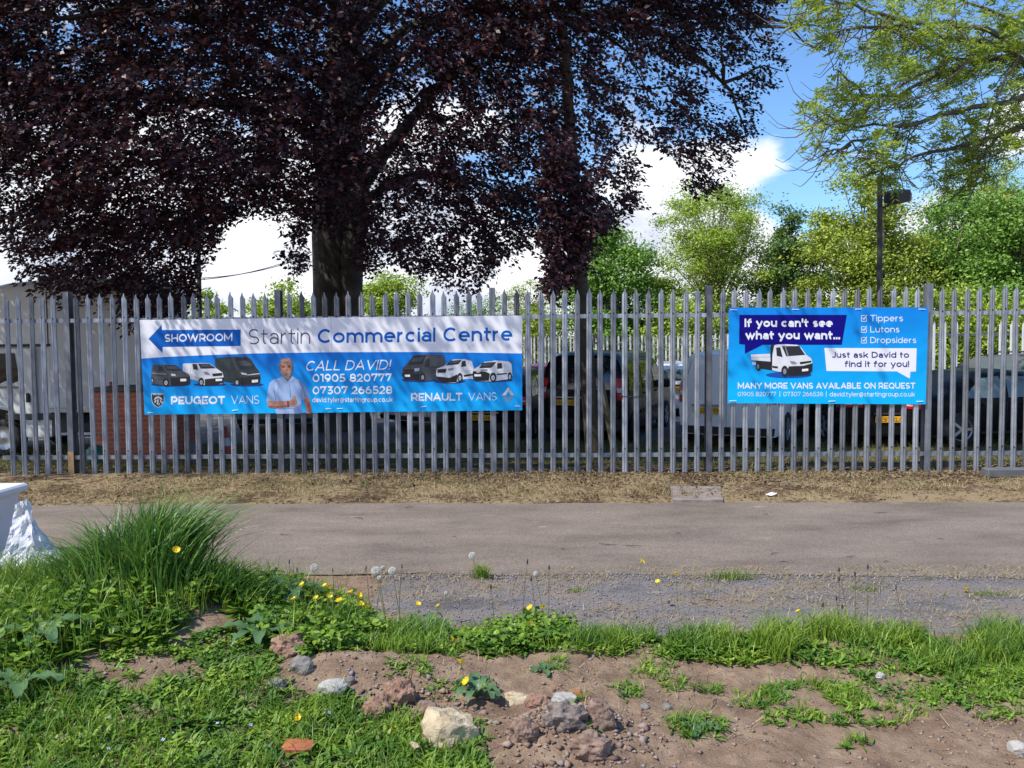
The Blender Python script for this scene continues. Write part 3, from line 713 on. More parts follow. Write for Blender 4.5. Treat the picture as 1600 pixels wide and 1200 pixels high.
def long_banner():
    off = 0.045
    corners = [(218, 500), (517, 496.2), (816, 493), (816, 641), (520, 644.5), (226, 648)]
    corners = corners[::-1]
    c = np.mean([FP(x, y, off) for x, y in corners], 0)
    t = thing('banner', c, 'long blue and white printed banner with a showroom arrow tied to the fence', 'banner')
    panel(t, corners, off, mat('banner_white', (0.78, 0.78, 0.82), 0.42, bump=.5, bscale=2.2))
    Z1 = lambda x, y: (200 + x * .2, 470 + y * .2)
    Z2 = lambda x, y: (500 + x * .225, 470 + y * .225)
    # blue field
    A = Art(off)
    zt = FP(500, 552, off)[2]; zb = FP(500, 645, off)[2]
    bl = blue_print('banner_blue_print', lin(0, 112, 205), lin(0, 172, 240), zt, zb)
    ctop = [(221.0, 560.3), (260, 557.6), (320, 555), (400, 552.2), (520, 550.3), (657, 550), (740, 551), (816, 552.3)]
    A.poly(ctop + [(816, 641), (520, 644.5), (226, 648)], bl, 1); A.done('blue_field', t)
    A = Art(off, Z1); A.poly([(160, 297), (262, 190), (265, 228), (880, 225), (880, 353), (270, 360), (270, 408)], INK_BLUE, 1)
    A.text('SHOWROOM', 287, 815, 261, 322, INK_W, .19, -0.015, layer=2); A.done('arrow', t)
    A = Art(off); A.text('Startin', 389, 484.5, 514.2, 538.2, INK_GREY, .085, -0.012, space=1.1); A.done('lettering', t)
    A = Art(off); A.text('Commercial Centre', 496.5, 800.5, 514.0, 536.2, INK_BLUE, .175, -0.0125, space=1.04); A.done('lettering', t)
    A = Art(off); A.line([(517, 497), (518.5, 549.5)], 0.5, INK_PALE, 1); A.done('seam', t)
    A = Art(off); A.text('CALL DAVID!', 478.5, 612, 563.8, 579.4, INK_W, .125, -0.014, shear=0.25, layer=2, wobble=0.06, space=1.2); A.done('lettering', t); A = Art(off)
    A.text('01905 820777', 488.5, 612.5, 584.2, 597, INK_W, .185, -0.006, layer=2, space=1.05); A.done('lettering', t); A = Art(off); A.text('07307 266528', 488.5, 613, 603.6, 616.2, INK_W, .185, -0.006, layer=2, space=1.05); A.done('lettering', t); A = Art(off)
    A.text('david.tyler@startingroup.co.uk', 488, 613.5, 620.8, 628.5, INK_W, .17, -0.004, layer=2, space=1.05); A.done('lettering', t)
    A = Art(off); A.text('PEUGEOT', 267.2, 351.4, 619.2, 632, INK_W, .23, -0.008, layer=2); A.done('lettering', t); A = Art(off); A.text('VANS', 361.2, 405, 618.3, 631.3, INK_W, .085, -0.008, layer=2); A.done('lettering', t)
    A = Art(off); A.text('RENAULT', 642.4, 722.3, 614.2, 626.6, INK_W, .21, -0.006, layer=2); A.done('lettering', t); A = Art(off); A.text('VANS', 731.8, 776, 613.4, 625.9, INK_W, .085, -0.006, layer=2); A.done('lettering', t)
    # shield emblem: black shield, white rim, maned head in profile
    A = Art(off, Z1)
    sh = [(183, 724), (282, 724), (283, 772), (276, 800), (262, 818), (235, 835), (208, 818), (193, 800), (184, 774)]
    cx, cy = 234, 772
    A.poly(sh, INK_W, 2); A.poly([(cx + (x - cx) * .94, cy + (y - cy) * .93) for x, y in sh], INK_BLACK, 3)
    A.text('PEUGEOT', 196, 271, 729, 737, INK_W, .2, layer=4)
    for pts in ([(200, 775), (215, 752), (238, 745), (262, 758), (272, 780), (262, 772), (245, 762), (228, 762), (212, 772)],
                [(203, 785), (216, 774), (224, 776), (213, 800), (207, 795)], [(228, 772), (240, 768), (238, 790), (232, 815), (222, 808), (228, 790)],
                [(246, 768), (258, 776), (262, 795), (256, 800), (252, 785)], [(240, 795), (250, 800), (244, 815), (238, 822)], [(264, 784), (273, 792), (266, 806), (262, 800)]):
        A.poly(pts, INK_SILV, 4)
    A.done('emblem', t)
    A = Art(off, Z2)
    A.poly([(1307, 600), (1265, 656), (1306, 709), (1307, 690), (1288, 656), (1307, 632)], INK_W, 2)
    A.poly([(1307, 600), (1350, 656), (1306, 709), (1307, 690), (1328, 656), (1307, 632)], INK_SILV2, 2)
    A.poly([(1307, 600), (1350, 656), (1328, 656), (1307, 632)], INK_SILV, 3); A.poly([(1265, 656), (1306, 709), (1307, 690), (1288, 656)], INK_SILV2, 3)
    A.done('emblem', t)
    # printed vans, left trio
    A = Art(off, Z1)
    A.ell(330, 655, 150, 16, mat('print_shadow_blue', lin(0, 52, 120), 0.45), 1.5); A.ell(640, 655, 130, 14, MATS['print_shadow_blue'], 1.5); A.ell(930, 655, 130, 16, MATS['print_shadow_blue'], 1.5)
    van_print(A, [(678, 495), (681, 452), (720, 442), (830, 436), (930, 436), (962, 455), (1000, 520), (1025, 552), (1036, 600), (1032, 640), (990, 655), (870, 652), (750, 632), (745, 590), (735, 560), (690, 530)], INK_CHAR2,
              [(832, 447), (932, 442), (990, 512), (975, 532), (870, 538)], [(800, 470), (815, 480), (834, 540), (803, 543)], [(968, 618), (1015, 615), (1015, 636), (968, 640)], [(852, 638, 17, 26)],
              [(880, 600), (1034, 592), (1032, 640), (990, 655), (880, 655)], [([(935, 575), (1028, 565), (1030, 572), (935, 584)], INK_SILV), ([(880, 560), (925, 566), (935, 582), (890, 575)], INK_SILV), ([(815, 440), (822, 440), (860, 540), (852, 540)], INK_CHAR)], 2)
    van_print(A, [(426, 500), (432, 490), (560, 486), (640, 489), (690, 528), (738, 560), (748, 600), (745, 640), (730, 650), (600, 656), (575, 662), (555, 630), (490, 612), (475, 575), (428, 548)], INK_VAN,
              [(546, 490), (636, 491), (686, 527), (568, 531)], [(502, 492), (538, 496), (548, 540), (510, 536)], [(685, 610), (735, 608), (735, 626), (685, 628)], [(572, 637, 18, 28)],
              [(600, 612), (748, 597), (745, 640), (690, 656), (600, 660)], [([(655, 570), (735, 562), (736, 584), (665, 590)], INK_BLACK), ([(586, 555), (620, 555), (645, 580), (602, 577)], INK_SILV2), ([(428, 546), (555, 600), (555, 630), (490, 612)], INK_PALE)], 4)
    van_print(A, [(180, 600), (184, 530), (195, 505), (215, 499), (370, 500), (400, 520), (428, 550), (475, 575), (485, 590), (482, 648), (440, 660), (330, 662), (300, 668), (200, 646), (182, 640)], INK_CHAR,
              [(278, 502), (370, 503), (420, 545), (305, 548)], [(232, 506), (268, 510), (280, 548), (236, 550)], [(408, 610), (455, 608), (455, 628), (410, 630)], [(297, 640, 20, 28), (190, 624, 9, 20)],
              [(330, 600), (485, 592), (482, 648), (440, 660), (335, 662)], [([(335, 570), (370, 572), (375, 588), (340, 586)], INK_SILV), ([(190, 560), (300, 570), (300, 578), (190, 568)], INK_SILV2)], 6)
    A.done('van_picture', t)
    A = Art(off, Z2)
    for q in ((690, 550, 125, 16), (900, 560, 110, 16), (1200, 552, 140, 14)): A.ell(*q, MATS['print_shadow_blue'], 1.5)
    van_print(A, [(650, 378), (740, 369), (860, 377), (874, 420), (868, 480), (860, 520), (800, 545), (730, 556), (590, 546), (569, 520), (572, 470), (600, 440)], INK_CHAR,
              [(646, 384), (738, 375), (710, 440), (612, 446)], [(738, 405), (762, 400), (762, 455), (726, 462)], [(588, 513), (625, 513), (625, 528), (590, 528)], [(712, 532, 15, 24)],
              [(570, 500), (690, 505), (690, 552), (590, 546), (569, 520)], [([(580, 476), (650, 474), (650, 500), (580, 500)], INK_BLACK), ([(655, 470), (690, 466), (690, 486), (660, 490)], INK_SILV), ([(750, 462), (868, 450), (868, 458), (750, 470)], INK_CHAR2)], 2)
    van_print(A, [(862, 452), (892, 430), (925, 408), (1000, 405), (1055, 420), (1068, 470), (1065, 540), (990, 545), (940, 570), (860, 570), (815, 545), (805, 510), (812, 472)], INK_VAN,
              [(905, 416), (985, 410), (960, 441), (872, 450)], [(985, 420), (1010, 415), (1015, 455), (980, 460)], [(825, 512), (880, 512), (875, 527), (825, 527)], [(972, 536, 15, 27)],
              [(808, 525), (900, 535), (955, 510), (950, 565), (860, 570), (815, 545)], [([(815, 475), (880, 472), (872, 500), (815, 500)], INK_BLACK), ([(890, 470), (930, 465), (925, 482), (890, 485)], INK_SILV2), ([(1000, 515), (1066, 505), (1065, 518), (1000, 528)], INK_BLACK)], 4)
    van_print(A, [(1072, 472), (1100, 455), (1140, 425), (1220, 414), (1310, 421), (1330, 440), (1336, 520), (1300, 545), (1190, 560), (1080, 558), (1060, 530), (1062, 490)], INK_VAN,
              [(1127, 430), (1225, 425), (1190, 465), (1106, 468)], [(1230, 433), (1262, 432), (1265, 470), (1230, 472)], [(1072, 510), (1118, 510), (1118, 525), (1072, 525)], [(1202, 535, 19, 28), (1318, 527, 12, 24)],
              [(1061, 488), (1150, 492), (1180, 505), (1172, 555), (1080, 558), (1060, 530)], [([(1110, 478), (1160, 474), (1165, 486), (1120, 490)], INK_SILV2), ([(1228, 506), (1300, 500), (1300, 508), (1228, 516)], INK_BLACK), ([(1085, 480), (1105, 478), (1108, 498), (1088, 500)], INK_SILV)], 6)
    A.done('van_picture', t)
    # printed half figure
    A = Art(off, Z1)
    A.poly([(1192, 600), (1200, 588), (1282, 584), (1312, 606), (1366, 636), (1400, 690), (1420, 748), (1370, 772), (1352, 782), (1360, 881), (1158, 882), (1146, 830), (1090, 800), (1083, 780), (1092, 700), (1106, 640), (1140, 614)], INK_SHIRT, 2)
    A.poly([(1370, 770), (1412, 750), (1430, 820), (1437, 879), (1394, 880), (1386, 830)], INK_SKIN, 3)
    A.poly([(1083, 780), (1096, 832), (1150, 841), (1262, 829), (1302, 826), (1322, 800), (1316, 772), (1304, 738), (1292, 742), (1292, 764), (1256, 780), (1160, 785)], INK_SKIN, 4)
    A.line([(1258, 790), (1296, 786)], 3, INK_SKIN2, 5); A.line([(1262, 802), (1304, 798)], 3, INK_SKIN2, 5); A.line([(1264, 814), (1302, 810)], 3, INK_SKIN2, 5)
    A.line([(1248, 784), (1252, 826)], 9, INK_BLACK, 5)
    A.line([(1142, 700), (1154, 782)], 5, INK_SHIRT2, 3); A.line([(1352, 690), (1362, 778)], 5, INK_SHIRT2, 3); A.line([(1262, 640), (1270, 760)], 4, INK_SHIRT2, 3); A.line([(1180, 845), (1290, 838)], 6, INK_SHIRT2, 3)
    A.poly([(1206, 570), (1280, 566), (1282, 600), (1252, 628), (1208, 604)], INK_SKIN2, 3)
    A.poly([(1184, 604), (1206, 586), (1246, 632), (1218, 632)], INK_SHIRT, 4); A.poly([(1282, 584), (1306, 606), (1276, 634), (1250, 630)], INK_SHIRT, 4)
    A.line([(1206, 588), (1246, 632), (1282, 586)], 4, INK_SHIRT2, 5)
    A.poly([(1184, 490), (1190, 465), (1206, 450), (1232, 445), (1260, 449), (1276, 464), (1283, 490), (1284, 540), (1276, 578), (1256, 604), (1234, 610), (1210, 596), (1194, 570), (1186, 535)], INK_SKIN, 5)
    A.poly([(1196, 556), (1212, 566), (1228, 556), (1248, 556), (1262, 566), (1280, 552), (1274, 582), (1256, 608), (1234, 614), (1210, 598)], INK_BEARD, 6)
    A.line([(1222, 574), (1250, 573)], 5, INK_SKIN2, 7)
    A.line([(1200, 508), (1224, 509)], 6, INK_SKIN2, 6); A.line([(1246, 508), (1270, 506)], 6, INK_SKIN2, 6)
    A.line([(1203, 517), (1221, 517)], 5, INK_BLACK, 6); A.line([(1249, 516), (1267, 515)], 5, INK_BLACK, 6)
    A.poly([(1232, 516), (1240, 516), (1248, 546), (1226, 547)], mat('print_skin_mid', lin(176, 118, 98), 0.45), 6)
    A.poly([(1180, 506), (1187, 506), (1191, 540), (1184, 538)], INK_SKIN2, 5); A.poly([(1283, 506), (1289, 508), (1286, 538), (1281, 540)], INK_SKIN2, 5)
    sk_d = mat('print_skin_shade', lin(150, 98, 82), 0.45, var=lin(128, 80, 68), scale=25); sk_l = mat('print_skin_light', lin(214, 172, 154), 0.45)
    A.poly([(1264, 452), (1276, 464), (1283, 490), (1284, 540), (1274, 552), (1268, 520), (1270, 485)], sk_d, 5.5); A.poly([(1184, 490), (1192, 470), (1196, 500), (1196, 545), (1189, 545)], sk_d, 5.5)
    A.ell(1226, 466, 22, 10, sk_l, 5.6); A.ell(1238, 541, 6, 4, sk_d, 7); A.poly([(1198, 510), (1226, 511), (1224, 524), (1202, 524)], sk_d, 5.7); A.poly([(1246, 510), (1272, 508), (1270, 522), (1250, 524)], sk_d, 5.7)
    A.poly([(1214, 562), (1238, 556), (1260, 562), (1256, 570), (1218, 570)], INK_BEARD, 6.5)
    A.poly([(1330, 620), (1366, 636), (1400, 690), (1418, 746), (1384, 762), (1360, 690)], INK_SHIRT2, 2.5); A.poly([(1290, 840), (1356, 800), (1360, 881), (1300, 882)], INK_SHIRT2, 2.5); A.poly([(1150, 640), (1172, 620), (1166, 700), (1150, 740)], mat('print_shirt_light', lin(172, 196, 230), .45), 2.5)
    A.poly([(1096, 818), (1150, 822), (1262, 812), (1262, 829), (1150, 841), (1097, 832)], sk_d, 4.5); A.poly([(1400, 790), (1420, 785), (1437, 879), (1416, 880)], sk_d, 3.5)
    A.done('person_picture', t)
    ties(t, [(235, 645), (367, 641.5), (513, 639), (531, 638.5), (662, 636), (809, 634.5)], off)
long_banner()

def square_banner():
    off = 0.047
    Z3 = lambda x, y: (1120 + x * .225, 460 + y * .225)
    corners = [Z3(*p) for p in ((85, 92), (800, 91), (1470, 90), (1450, 763), (800, 760), (75, 755))][::-1]
    c = np.mean([FP(x, y, off) for x, y in corners], 0)
    t = thing('banner', c, 'smaller bright blue banner with two speech bubbles and a printed pickup', 'banner')
    zt = FP(1300, 482, off)[2]; zb = FP(1300, 630, off)[2]
    panel(t, corners, off, blue_print('banner_cyan_print', lin(0, 128, 215), lin(0, 178, 240), zt, zb))
    A = Art(off, Z3); A.poly([(157, 142), (903, 142), (868, 350), (320, 350), (195, 412), (195, 349), (155, 345)], INK_NAVY, 1)
    A.text("If you can't see", 193, 805, 168, 226, INK_W, .24, 0.0, layer=2); A.text('what you want...', 197, 856, 253, 312, INK_W, .24, 0.0, layer=2); A.done('speech_bubble', t)
    A = Art(off, Z3); A.poly([(747, 372), (1388, 374), (1383, 535), (1345, 537), (1340, 585), (1250, 535), (762, 532)], INK_W, 1)
    A.text('Just ask David to', 800, 1335, 398, 440, INK_VIOLET, .18, 0.0, layer=2, space=1.05); A.text('find it for you!', 888, 1335, 461, 504, INK_VIOLET, .18, 0.0, layer=2, space=1.05); A.done('speech_bubble', t)
    for i, (w, x1, yt, yb) in enumerate((('Tippers', 1293, 143, 187), ('Lutons', 1268, 221, 264), ('Dropsiders', 1385, 296, 338))):
        A = Art(off, Z3); A.text(w, 1066, x1, yt, yb, INK_W, .125, layer=1, space=1.05)
        a, b, c_, d = 1004, yt + 3, 1039, yb
        A.line([(a, b), (c_ - 10, b)], 4, INK_W, 1); A.line([(a, b), (a, d), (c_, d), (c_, b + 14)], 4, INK_W, 1)
        A.line([(a + 9, b + 17), (a + 17, b + 28), (c_ + 2, b - 2)], 6, INK_W, 2); A.done('checkbox_line', t)
    A = Art(off, Z3); A.text('MANY MORE VANS AVAILABLE ON REQUEST', 146, 1378, 613, 655, INK_W, .195, 0.0, layer=1, space=1.05); A.done('lettering', t); A = Art(off, Z3)
    A.text('01905 820777', 146, 412, 677, 707, INK_W, .11); A.done('lettering', t); A = Art(off, Z3); A.line([(438, 672), (438, 712)], 3, INK_W, 1); A.done('divider', t); A = Art(off, Z3); A.text('07307 266528', 462, 737, 677, 707, INK_W, .11); A.done('lettering', t); A = Art(off, Z3); A.line([(760, 672), (760, 712)], 3, INK_W, 1); A.done('divider', t); A = Art(off, Z3)
    A.text('david.tyler@startingroup.co.uk', 784, 1376, 677, 709, INK_W, .13); A.done('lettering', t)
    A = Art(off, Z3)
    A.ell(500, 560, 160, 22, mat('print_shadow_cyan', lin(0, 70, 160), 0.45), 1)
    A.poly([(270, 460), (388, 470), (388, 528), (300, 515), (272, 500)], INK_BLACK, 2)
    A.ell(290, 500, 20, 32, INK_BLACK, 3); A.ell(286, 500, 9, 16, INK_SILV2, 4)
    A.poly([(236, 418), (370, 412), (373, 466), (240, 456)], INK_VAN, 3); A.line([(238, 436), (371, 434)], 3, INK_PALE, 4); A.poly([(244, 470), (272, 472), (272, 490), (246, 488)], INK_VAN, 3)
    A.poly([(372, 372), (378, 345), (392, 345), (400, 360), (392, 530), (374, 470)], INK_BLACK, 4)
    A.poly([(398, 356), (412, 349), (470, 345), (560, 350), (588, 372), (622, 420), (655, 443), (664, 472), (660, 520), (640, 545), (500, 548), (470, 536), (430, 537), (384, 526), (386, 420)], INK_VAN, 5)
    A.poly([(500, 500), (600, 496), (664, 478), (662, 528), (640, 556), (500, 566), (490, 530)], INK_BLACK, 6)
    A.poly([(452, 360), (572, 358), (614, 420), (482, 430)], INK_GLASS, 6); A.poly([(412, 370), (440, 366), (457, 436), (416, 426)], INK_GLASS, 6); A.poly([(385, 496), (424, 500), (424, 514), (387, 510)], INK_BLACK, 6)
    A.poly([(505, 462), (540, 466), (560, 480), (520, 482)], INK_SILV2, 7); A.poly([(575, 470), (655, 460), (658, 472), (580, 486)], INK_BLACK, 6); A.poly([(470, 362), (480, 362), (500, 426), (490, 428)], INK_SILV2, 7)
    A.ell(472, 533, 24, 38, INK_BLACK, 7); A.ell(472, 535, 12, 20, INK_SILV2, 8); A.poly([(592, 518), (635, 515), (635, 531), (592, 535)], INK_W, 7); A.done('truck_picture', t)
    ties(t, [Z3(*p) for p in ((118, 107), (547, 103), (985, 103), (1427, 103), (113, 740), (800, 743), (1412, 745))], off, 11)
square_banner()

# ------------------------------------------------------------------ vehicles
PAINT = {}
def paint(name, col, rough=0.25):
    return mat(name, col, rough, 0.0, coat=0.10, spec=0.15)
GLASS = mat('tinted_glass', (0.012, 0.015, 0.016), 0.04, spec=0.8)
GLASS_L = mat('pale_window_glass', (0.10, 0.14, 0.14), 0.05, spec=0.8)
TYRE = mat('tyre_rubber', (0.014, 0.014, 0.015), 0.8)
RIM = mat('alloy_rim', (0.42, 0.43, 0.45), 0.35, 0.6)
PLAST = mat('black_plastic', (0.016, 0.016, 0.018), 0.6)
RED = mat('red_lamp', (0.52, 0.008, 0.014), 0.2)
CLEARL = mat('clear_lamp', (0.62, 0.62, 0.62), 0.15)
PLATE_Y = mat('yellow_plate', lin(235, 170, 10), 0.5)
CHROME = mat('chrome_trim', (0.6, 0.6, 0.62), 0.2, 0.9)
def vehicle(name, label, cat, loc, yaw, prof, Wd, zb, z0, pnt, wins=(), rear_win=None, rear_door=True, lamps=None, lampm=None, plate='AB12 CDE', plate_z=0.75, plate_y=0.0, axles=(0.8, 3.5), wr=0.32,
            tum=0.14, rake=0.15, seams=(), handle=None, mirror=None, bumper=0.48, bump_m=None, strip=None, pw=6.0, roofrails=False, emblem_z=None, sill=None, glass=None):
    """x runs from the tail (0) to the nose; y is the half width, z up from the road"""
    t = thing(name, loc, label, cat, rz=yaw)
    glass = glass or GLASS
    xs = [p[0] for p in prof]; zr = [p[1] for p in prof]; L = xs[-1]; hw = Wd / 2
    ZR = lambda x: float(np.interp(x, xs, zr))
    def W_(x):
        e = min(x, L - x); return hw * (1 - 0.10 * max(0, 1 - e / 0.5) ** 2 * (1.0 if x > L / 2 else 0.35))
    def ZB(x): return min(zb, ZR(x) - 0.10)
    def Yv(x, z):
        b = ZB(x); w = W_(x); r = ZR(x)
        if z >= b:
            s = min(1.0, (z - b) / (r - b)); p = pw if (r - b) > 0.3 else 3.0
            tt = tum if (r - b) > 0.3 else tum * 0.5
            return w * (1 - tt * s) * max(0.0, 1 - s ** p) ** (1 / p)
        return w * (1 - 0.05 * ((b - z) / (b - z0)) ** 2 + 0.012 * math.sin(math.pi * (b - z) / (b - z0)))
    def XR(x, z): return x + max(0, 1 - x / 1.2) ** 2 * (rake * max(0, z - zb) ** 1.3 + 0.04 * max(0, (0.5 - z)))
    stx = sorted(set([0, 0.04, 0.12, 0.25] + list(np.linspace(0.4, L - 0.3, 26)) + [L - 0.15, L - 0.05, L] + xs))
    ss = [0, .12, .25, .38, .5, .62, .72, .8, .86, .91, .95, .975, .99, .998, 1.0]
    body = MB(); rows = []
    for x in stx:
        b = ZB(x); r = ZR(x)
        zl = [z0 + (b - z0) * k / 6 for k in range(6)] + [b + (r - b) * s for s in ss]
        half = [(XR(x, z), Yv(x, z), z) for z in zl]
        rows.append([(a, -y, z) for a, y, z in half] + [(a, y, z) for a, y, z in half[::-1][1:]])
    body.grid(rows, 0)
    def capx(z, f, side):
        if side == 0: return XR(0, z) - 0.06 * (1 - abs(f) ** 2.6)
        return L + 0.12 * (1 - abs(f) ** 2.2) * (1 - 0.5 * max(0, (z - 0.55)))
    for side, xe in ((0, 0.0), (1, L)):
        b = ZB(xe); r = ZR(xe); zl = [z0 + (b - z0) * k / 6 for k in range(6)] + [b + (r - b) * s for s in ss]
        rr = []
        for z in zl:
            y = Yv(xe, z); rr.append([(capx(z, f, side), f * y * (1 if side else -1), z) for f in np.linspace(-1, 1, 13)])
        body.grid(rr, 0)
    body.box((L / 2, 0, z0 + 0.03), (L * 0.96, Wd * 0.86, 0.05), 1)
    build('body', body, [pnt, PLAST], t, world=False)
    def side_patch(s, q, nx=8, nz=5, out=0.006):   # q: (x0b,x1b,zb0,zb1),(x0t,x1t,zt0,zt1)
        (a0, a1, za0, za1), (b0, b1, zb0_, zb1_) = q; P = []
        for j in range(nz + 1):
            v = j / nz; row = []
            for i in range(nx + 1):
                u = i / nx
                x = (a0 + (a1 - a0) * u) * (1 - v) + (b0 + (b1 - b0) * u) * v
                z = (za0 + (za1 - za0) * u) * (1 - v) + (zb0_ + (zb1_ - zb0_) * u) * v
                row.append((XR(x, z), s * (Yv(x, z) + out), z))
            P.append(row)
        if s < 0: P = P[::-1]
        return P
    def rear_patch(f0, f1, z_0, z_1, out=0.006, taper=0.0, n=8, side=0):
        P = []
        for j in range(6):
            z = z_0 + (z_1 - z_0) * j / 5; k = 1 - taper * j / 5
            xe = 0.0 if side == 0 else L
            y = Yv(xe, z)
            P.append([(capx(z, f * k, side) + (-out if side == 0 else out), f * k * y, z) for f in (np.linspace(f1, f0, n + 1) if side == 0 else np.linspace(f0, f1, n + 1))])
        return P
    for s in (-1, 1):
        for q in wins:
            m = MB(); m.grid(side_patch(s, q)); build('window', m, glass, t, world=False)
        for (x, z_0, z_1) in seams:
            m = MB(); m.grid(side_patch(s, ((x, x + .012, z_0, z_0), (x, x + .012, z_1, z_1)), 1, 8, 0.003)); build('door_seam', m, PLAST, t, world=False)
        if handle:
            for hx, hz in handle:
                m = MB(); m.bbox((hx, s * (Yv(hx, hz) + 0.012), hz), (0.2, 0.03, 0.035), 0.01); build('handle', m, pnt if pnt != MATS.get('white_paint') else PLAST, t, world=False)
        if mirror:
            mx, mz = mirror; m = MB(); m.bbox((mx, s * (Yv(mx, mz) + 0.11), mz), (0.12, 0.18, 0.2), 0.04); m.box((mx, s * (Yv(mx, mz) + 0.01), mz - .05), (0.05, 0.08, 0.05)); build('mirror', m, PLAST, t, world=False)
        if strip:
            m = MB(); m.grid(side_patch(s, ((strip[0], strip[1], strip[2], strip[2]), (strip[0], strip[1], strip[3], strip[3])), 8, 2, 0.010)); build('side_strip', m, PLAST, t, world=False)
        if sill:
            m = MB(); m.grid(side_patch(s, ((axles[0] + .45, axles[1] - .45, z0 + .01, z0 + .01), (axles[0] + .45, axles[1] - .45, z0 + sill, z0 + sill)), 8, 2, 0.008)); build('sill', m, PLAST, t, world=False)
        for ax in axles:
            w = MB(); yy = s * (W_(ax) * 0.985)
            arch = [(ax + (wr + .06) * math.cos(a), yy + s * 0.012, wr + (wr + .06) * math.sin(a)) for a in np.linspace(0, math.pi, 17)]
            arch = arch + [(ax - wr - .05, yy + s * .012, z0), (ax + wr + .05, yy + s * .012, z0)]
            m = MB(); m.add(arch, [tuple(range(len(arch)))] if s < 0 else [tuple(range(len(arch)))[::-1]], 0); build('wheel_arch', m, PLAST, t, world=False)
            m = MB(); wd = 0.2
            prof_t = [(wr * .66, s * 0.0), (wr * .9, s * 0.012), (wr * .985, s * -0.01), (wr, s * -0.03), (wr, s * (-wd + .03)), (wr * .9, s * -wd), (wr * .3, s * -wd)]
            m.lathe(prof_t, (ax, yy + s * 0.028, wr), 24, 0, 'y'); wo = build('wheel', m, TYRE, t, world=False)
            r = MB(); r.lathe([(wr * .66, 0), (wr * .62, s * -.012), (wr * .58, s * -.05)], (ax, yy + s * .03, wr), 24, 0, 'y')
            for k in range(5):
                a = 2 * math.pi * k / 5; ca, sa = math.cos(a), math.sin(a); mm = np.array(((ca, 0, -sa), (0, 1, 0), (sa, 0, ca)))
                r.box(np.array((ax, yy + s * .02, wr)) + mm @ np.array((wr * .34, 0, 0)), (wr * .58, .02, wr * .15), 0, mm)
            r.cyl((ax, yy + s * .0, wr), (ax, yy + s * .034, wr), wr * .16, 12, 0); r.cyl((ax, yy - s * .06, wr), (ax, yy - s * .055, wr), wr * .6, 16, 1)
            build('rim', r, [RIM, PLAST], wo, world=False)
    if rear_win:
        for (f0, f1, a, b) in rear_win:
            m = MB(); m.grid(rear_patch(f0, f1, a, b, 0.006, 0.03)); build('rear_window', m, glass, t, world=False)
    if rear_door:
        for f in ((0.0,) if rear_door == 'twin' else ()) + (-.86, .86):
            m = MB(); m.grid(rear_patch(f - .006, f + .006, bumper, ZR(0) * .93, 0.003, n=1)); build('tailgate_seam', m, PLAST, t, world=False)
    m = MB(); m.grid(rear_patch(-.985, .985, z0 + .02, bumper, 0.035, n=14)); m.grid([[(p[0] + 0.03, p[1], p[2]) for p in rear_patch(-.985, .985, bumper, bumper + .001, 0.035, n=14)[0]], rear_patch(-.985, .985, bumper, bumper + .001, 0.035, n=14)[0]])
    build('rear_bumper', m, bump_m or PLAST, t, world=False)
    m = MB(); m.grid(rear_patch(-.9, .9, bumper + .05, min(0.72, ZR(L) - .12), 0.006, n=8, side=1)) if ZR(L) > bumper + .25 else None
    if m.v: build('grille', m, PLAST, t, world=False)
    for f in (-.75, .75):
        m = MB(); zt_ = ZR(L) - .16; m.grid(rear_patch(f - .18, f + .18, zt_ - .14, zt_, 0.010, n=4, side=1)); build('headlight', m, CLEARL, t, world=False)
    if lamps:
        fo, fi, a, b = lamps
        for s in (-1, 1):
            m = MB(); g = rear_patch(min(s * fo, s * fi), max(s * fo, s * fi), a, b, 0.010, n=4); m.grid(g)
            w = side_patch(s, ((0.0, 0.14, a, a), (0.0, 0.10, b, b)), 3, 4, 0.010); m.grid(w)
            lo = build('tail_light', m, RED, t, world=False)
            m = MB(); zc = a + (b - a) * .45; m.grid(rear_patch(min(s * fo, s * fi) + .01, max(s * fo, s * fi) - .01, zc - (b - a) * .1, zc + (b - a) * .1, 0.013, n=3)); build('lamp_lens', m, CLEARL, lo, world=False)
    m = MB(); px_ = capx(plate_z, plate_y, 0) - 0.05; m.bbox((px_, plate_y * hw, plate_z), (0.012, 0.52, 0.115), 0.004, 0); po = build('number_plate', m, PLATE_Y, t, world=False)
    v, f, _l = text2d(plate, 0.15); a0, a1 = v[:, 0].min(), v[:, 0].max(); c0, c1 = v[:, 1].min(), v[:, 1].max()
    m = MB(); m.add([(px_ - 0.0075, plate_y * hw + .23 - (x - a0) / (a1 - a0) * .46, plate_z - .04 + (y - c0) / (c1 - c0) * .08) for x, y in v], f, 0); build('plate_lettering', m, INK_BLACK, po, world=False)
    m = MB(); m.bbox((px_ + 0.02, plate_y * hw, plate_z + .1), (0.04, 0.6, 0.04), 0.01); build('plate_light', m, CHROME if bump_m is None else PLAST, t, world=False)
    if emblem_z:
        m = MB(); x_ = capx(emblem_z, 0.25, 0) - .012
        m.tube([(x_, -.20, emblem_z - .05), (x_, -.24, emblem_z + .03), (x_, -.28, emblem_z + .05), (x_, -.30, emblem_z - .02), (x_, -.34, emblem_z - .05)], 0.01, 6); build('emblem', m, CHROME, t, world=False)
    if rear_win and rear_door != 'twin':
        m = MB(); x_ = capx(rear_win[0][2] + .05, 0.0, 0) - .02; m.tube([(x_ - .0, .05, rear_win[0][2] + .03), (x_ - .01 + rake * .05, -.42, rear_win[0][2] + .06)], 0.010, 6); build('wiper', m, PLAST, t, world=False)
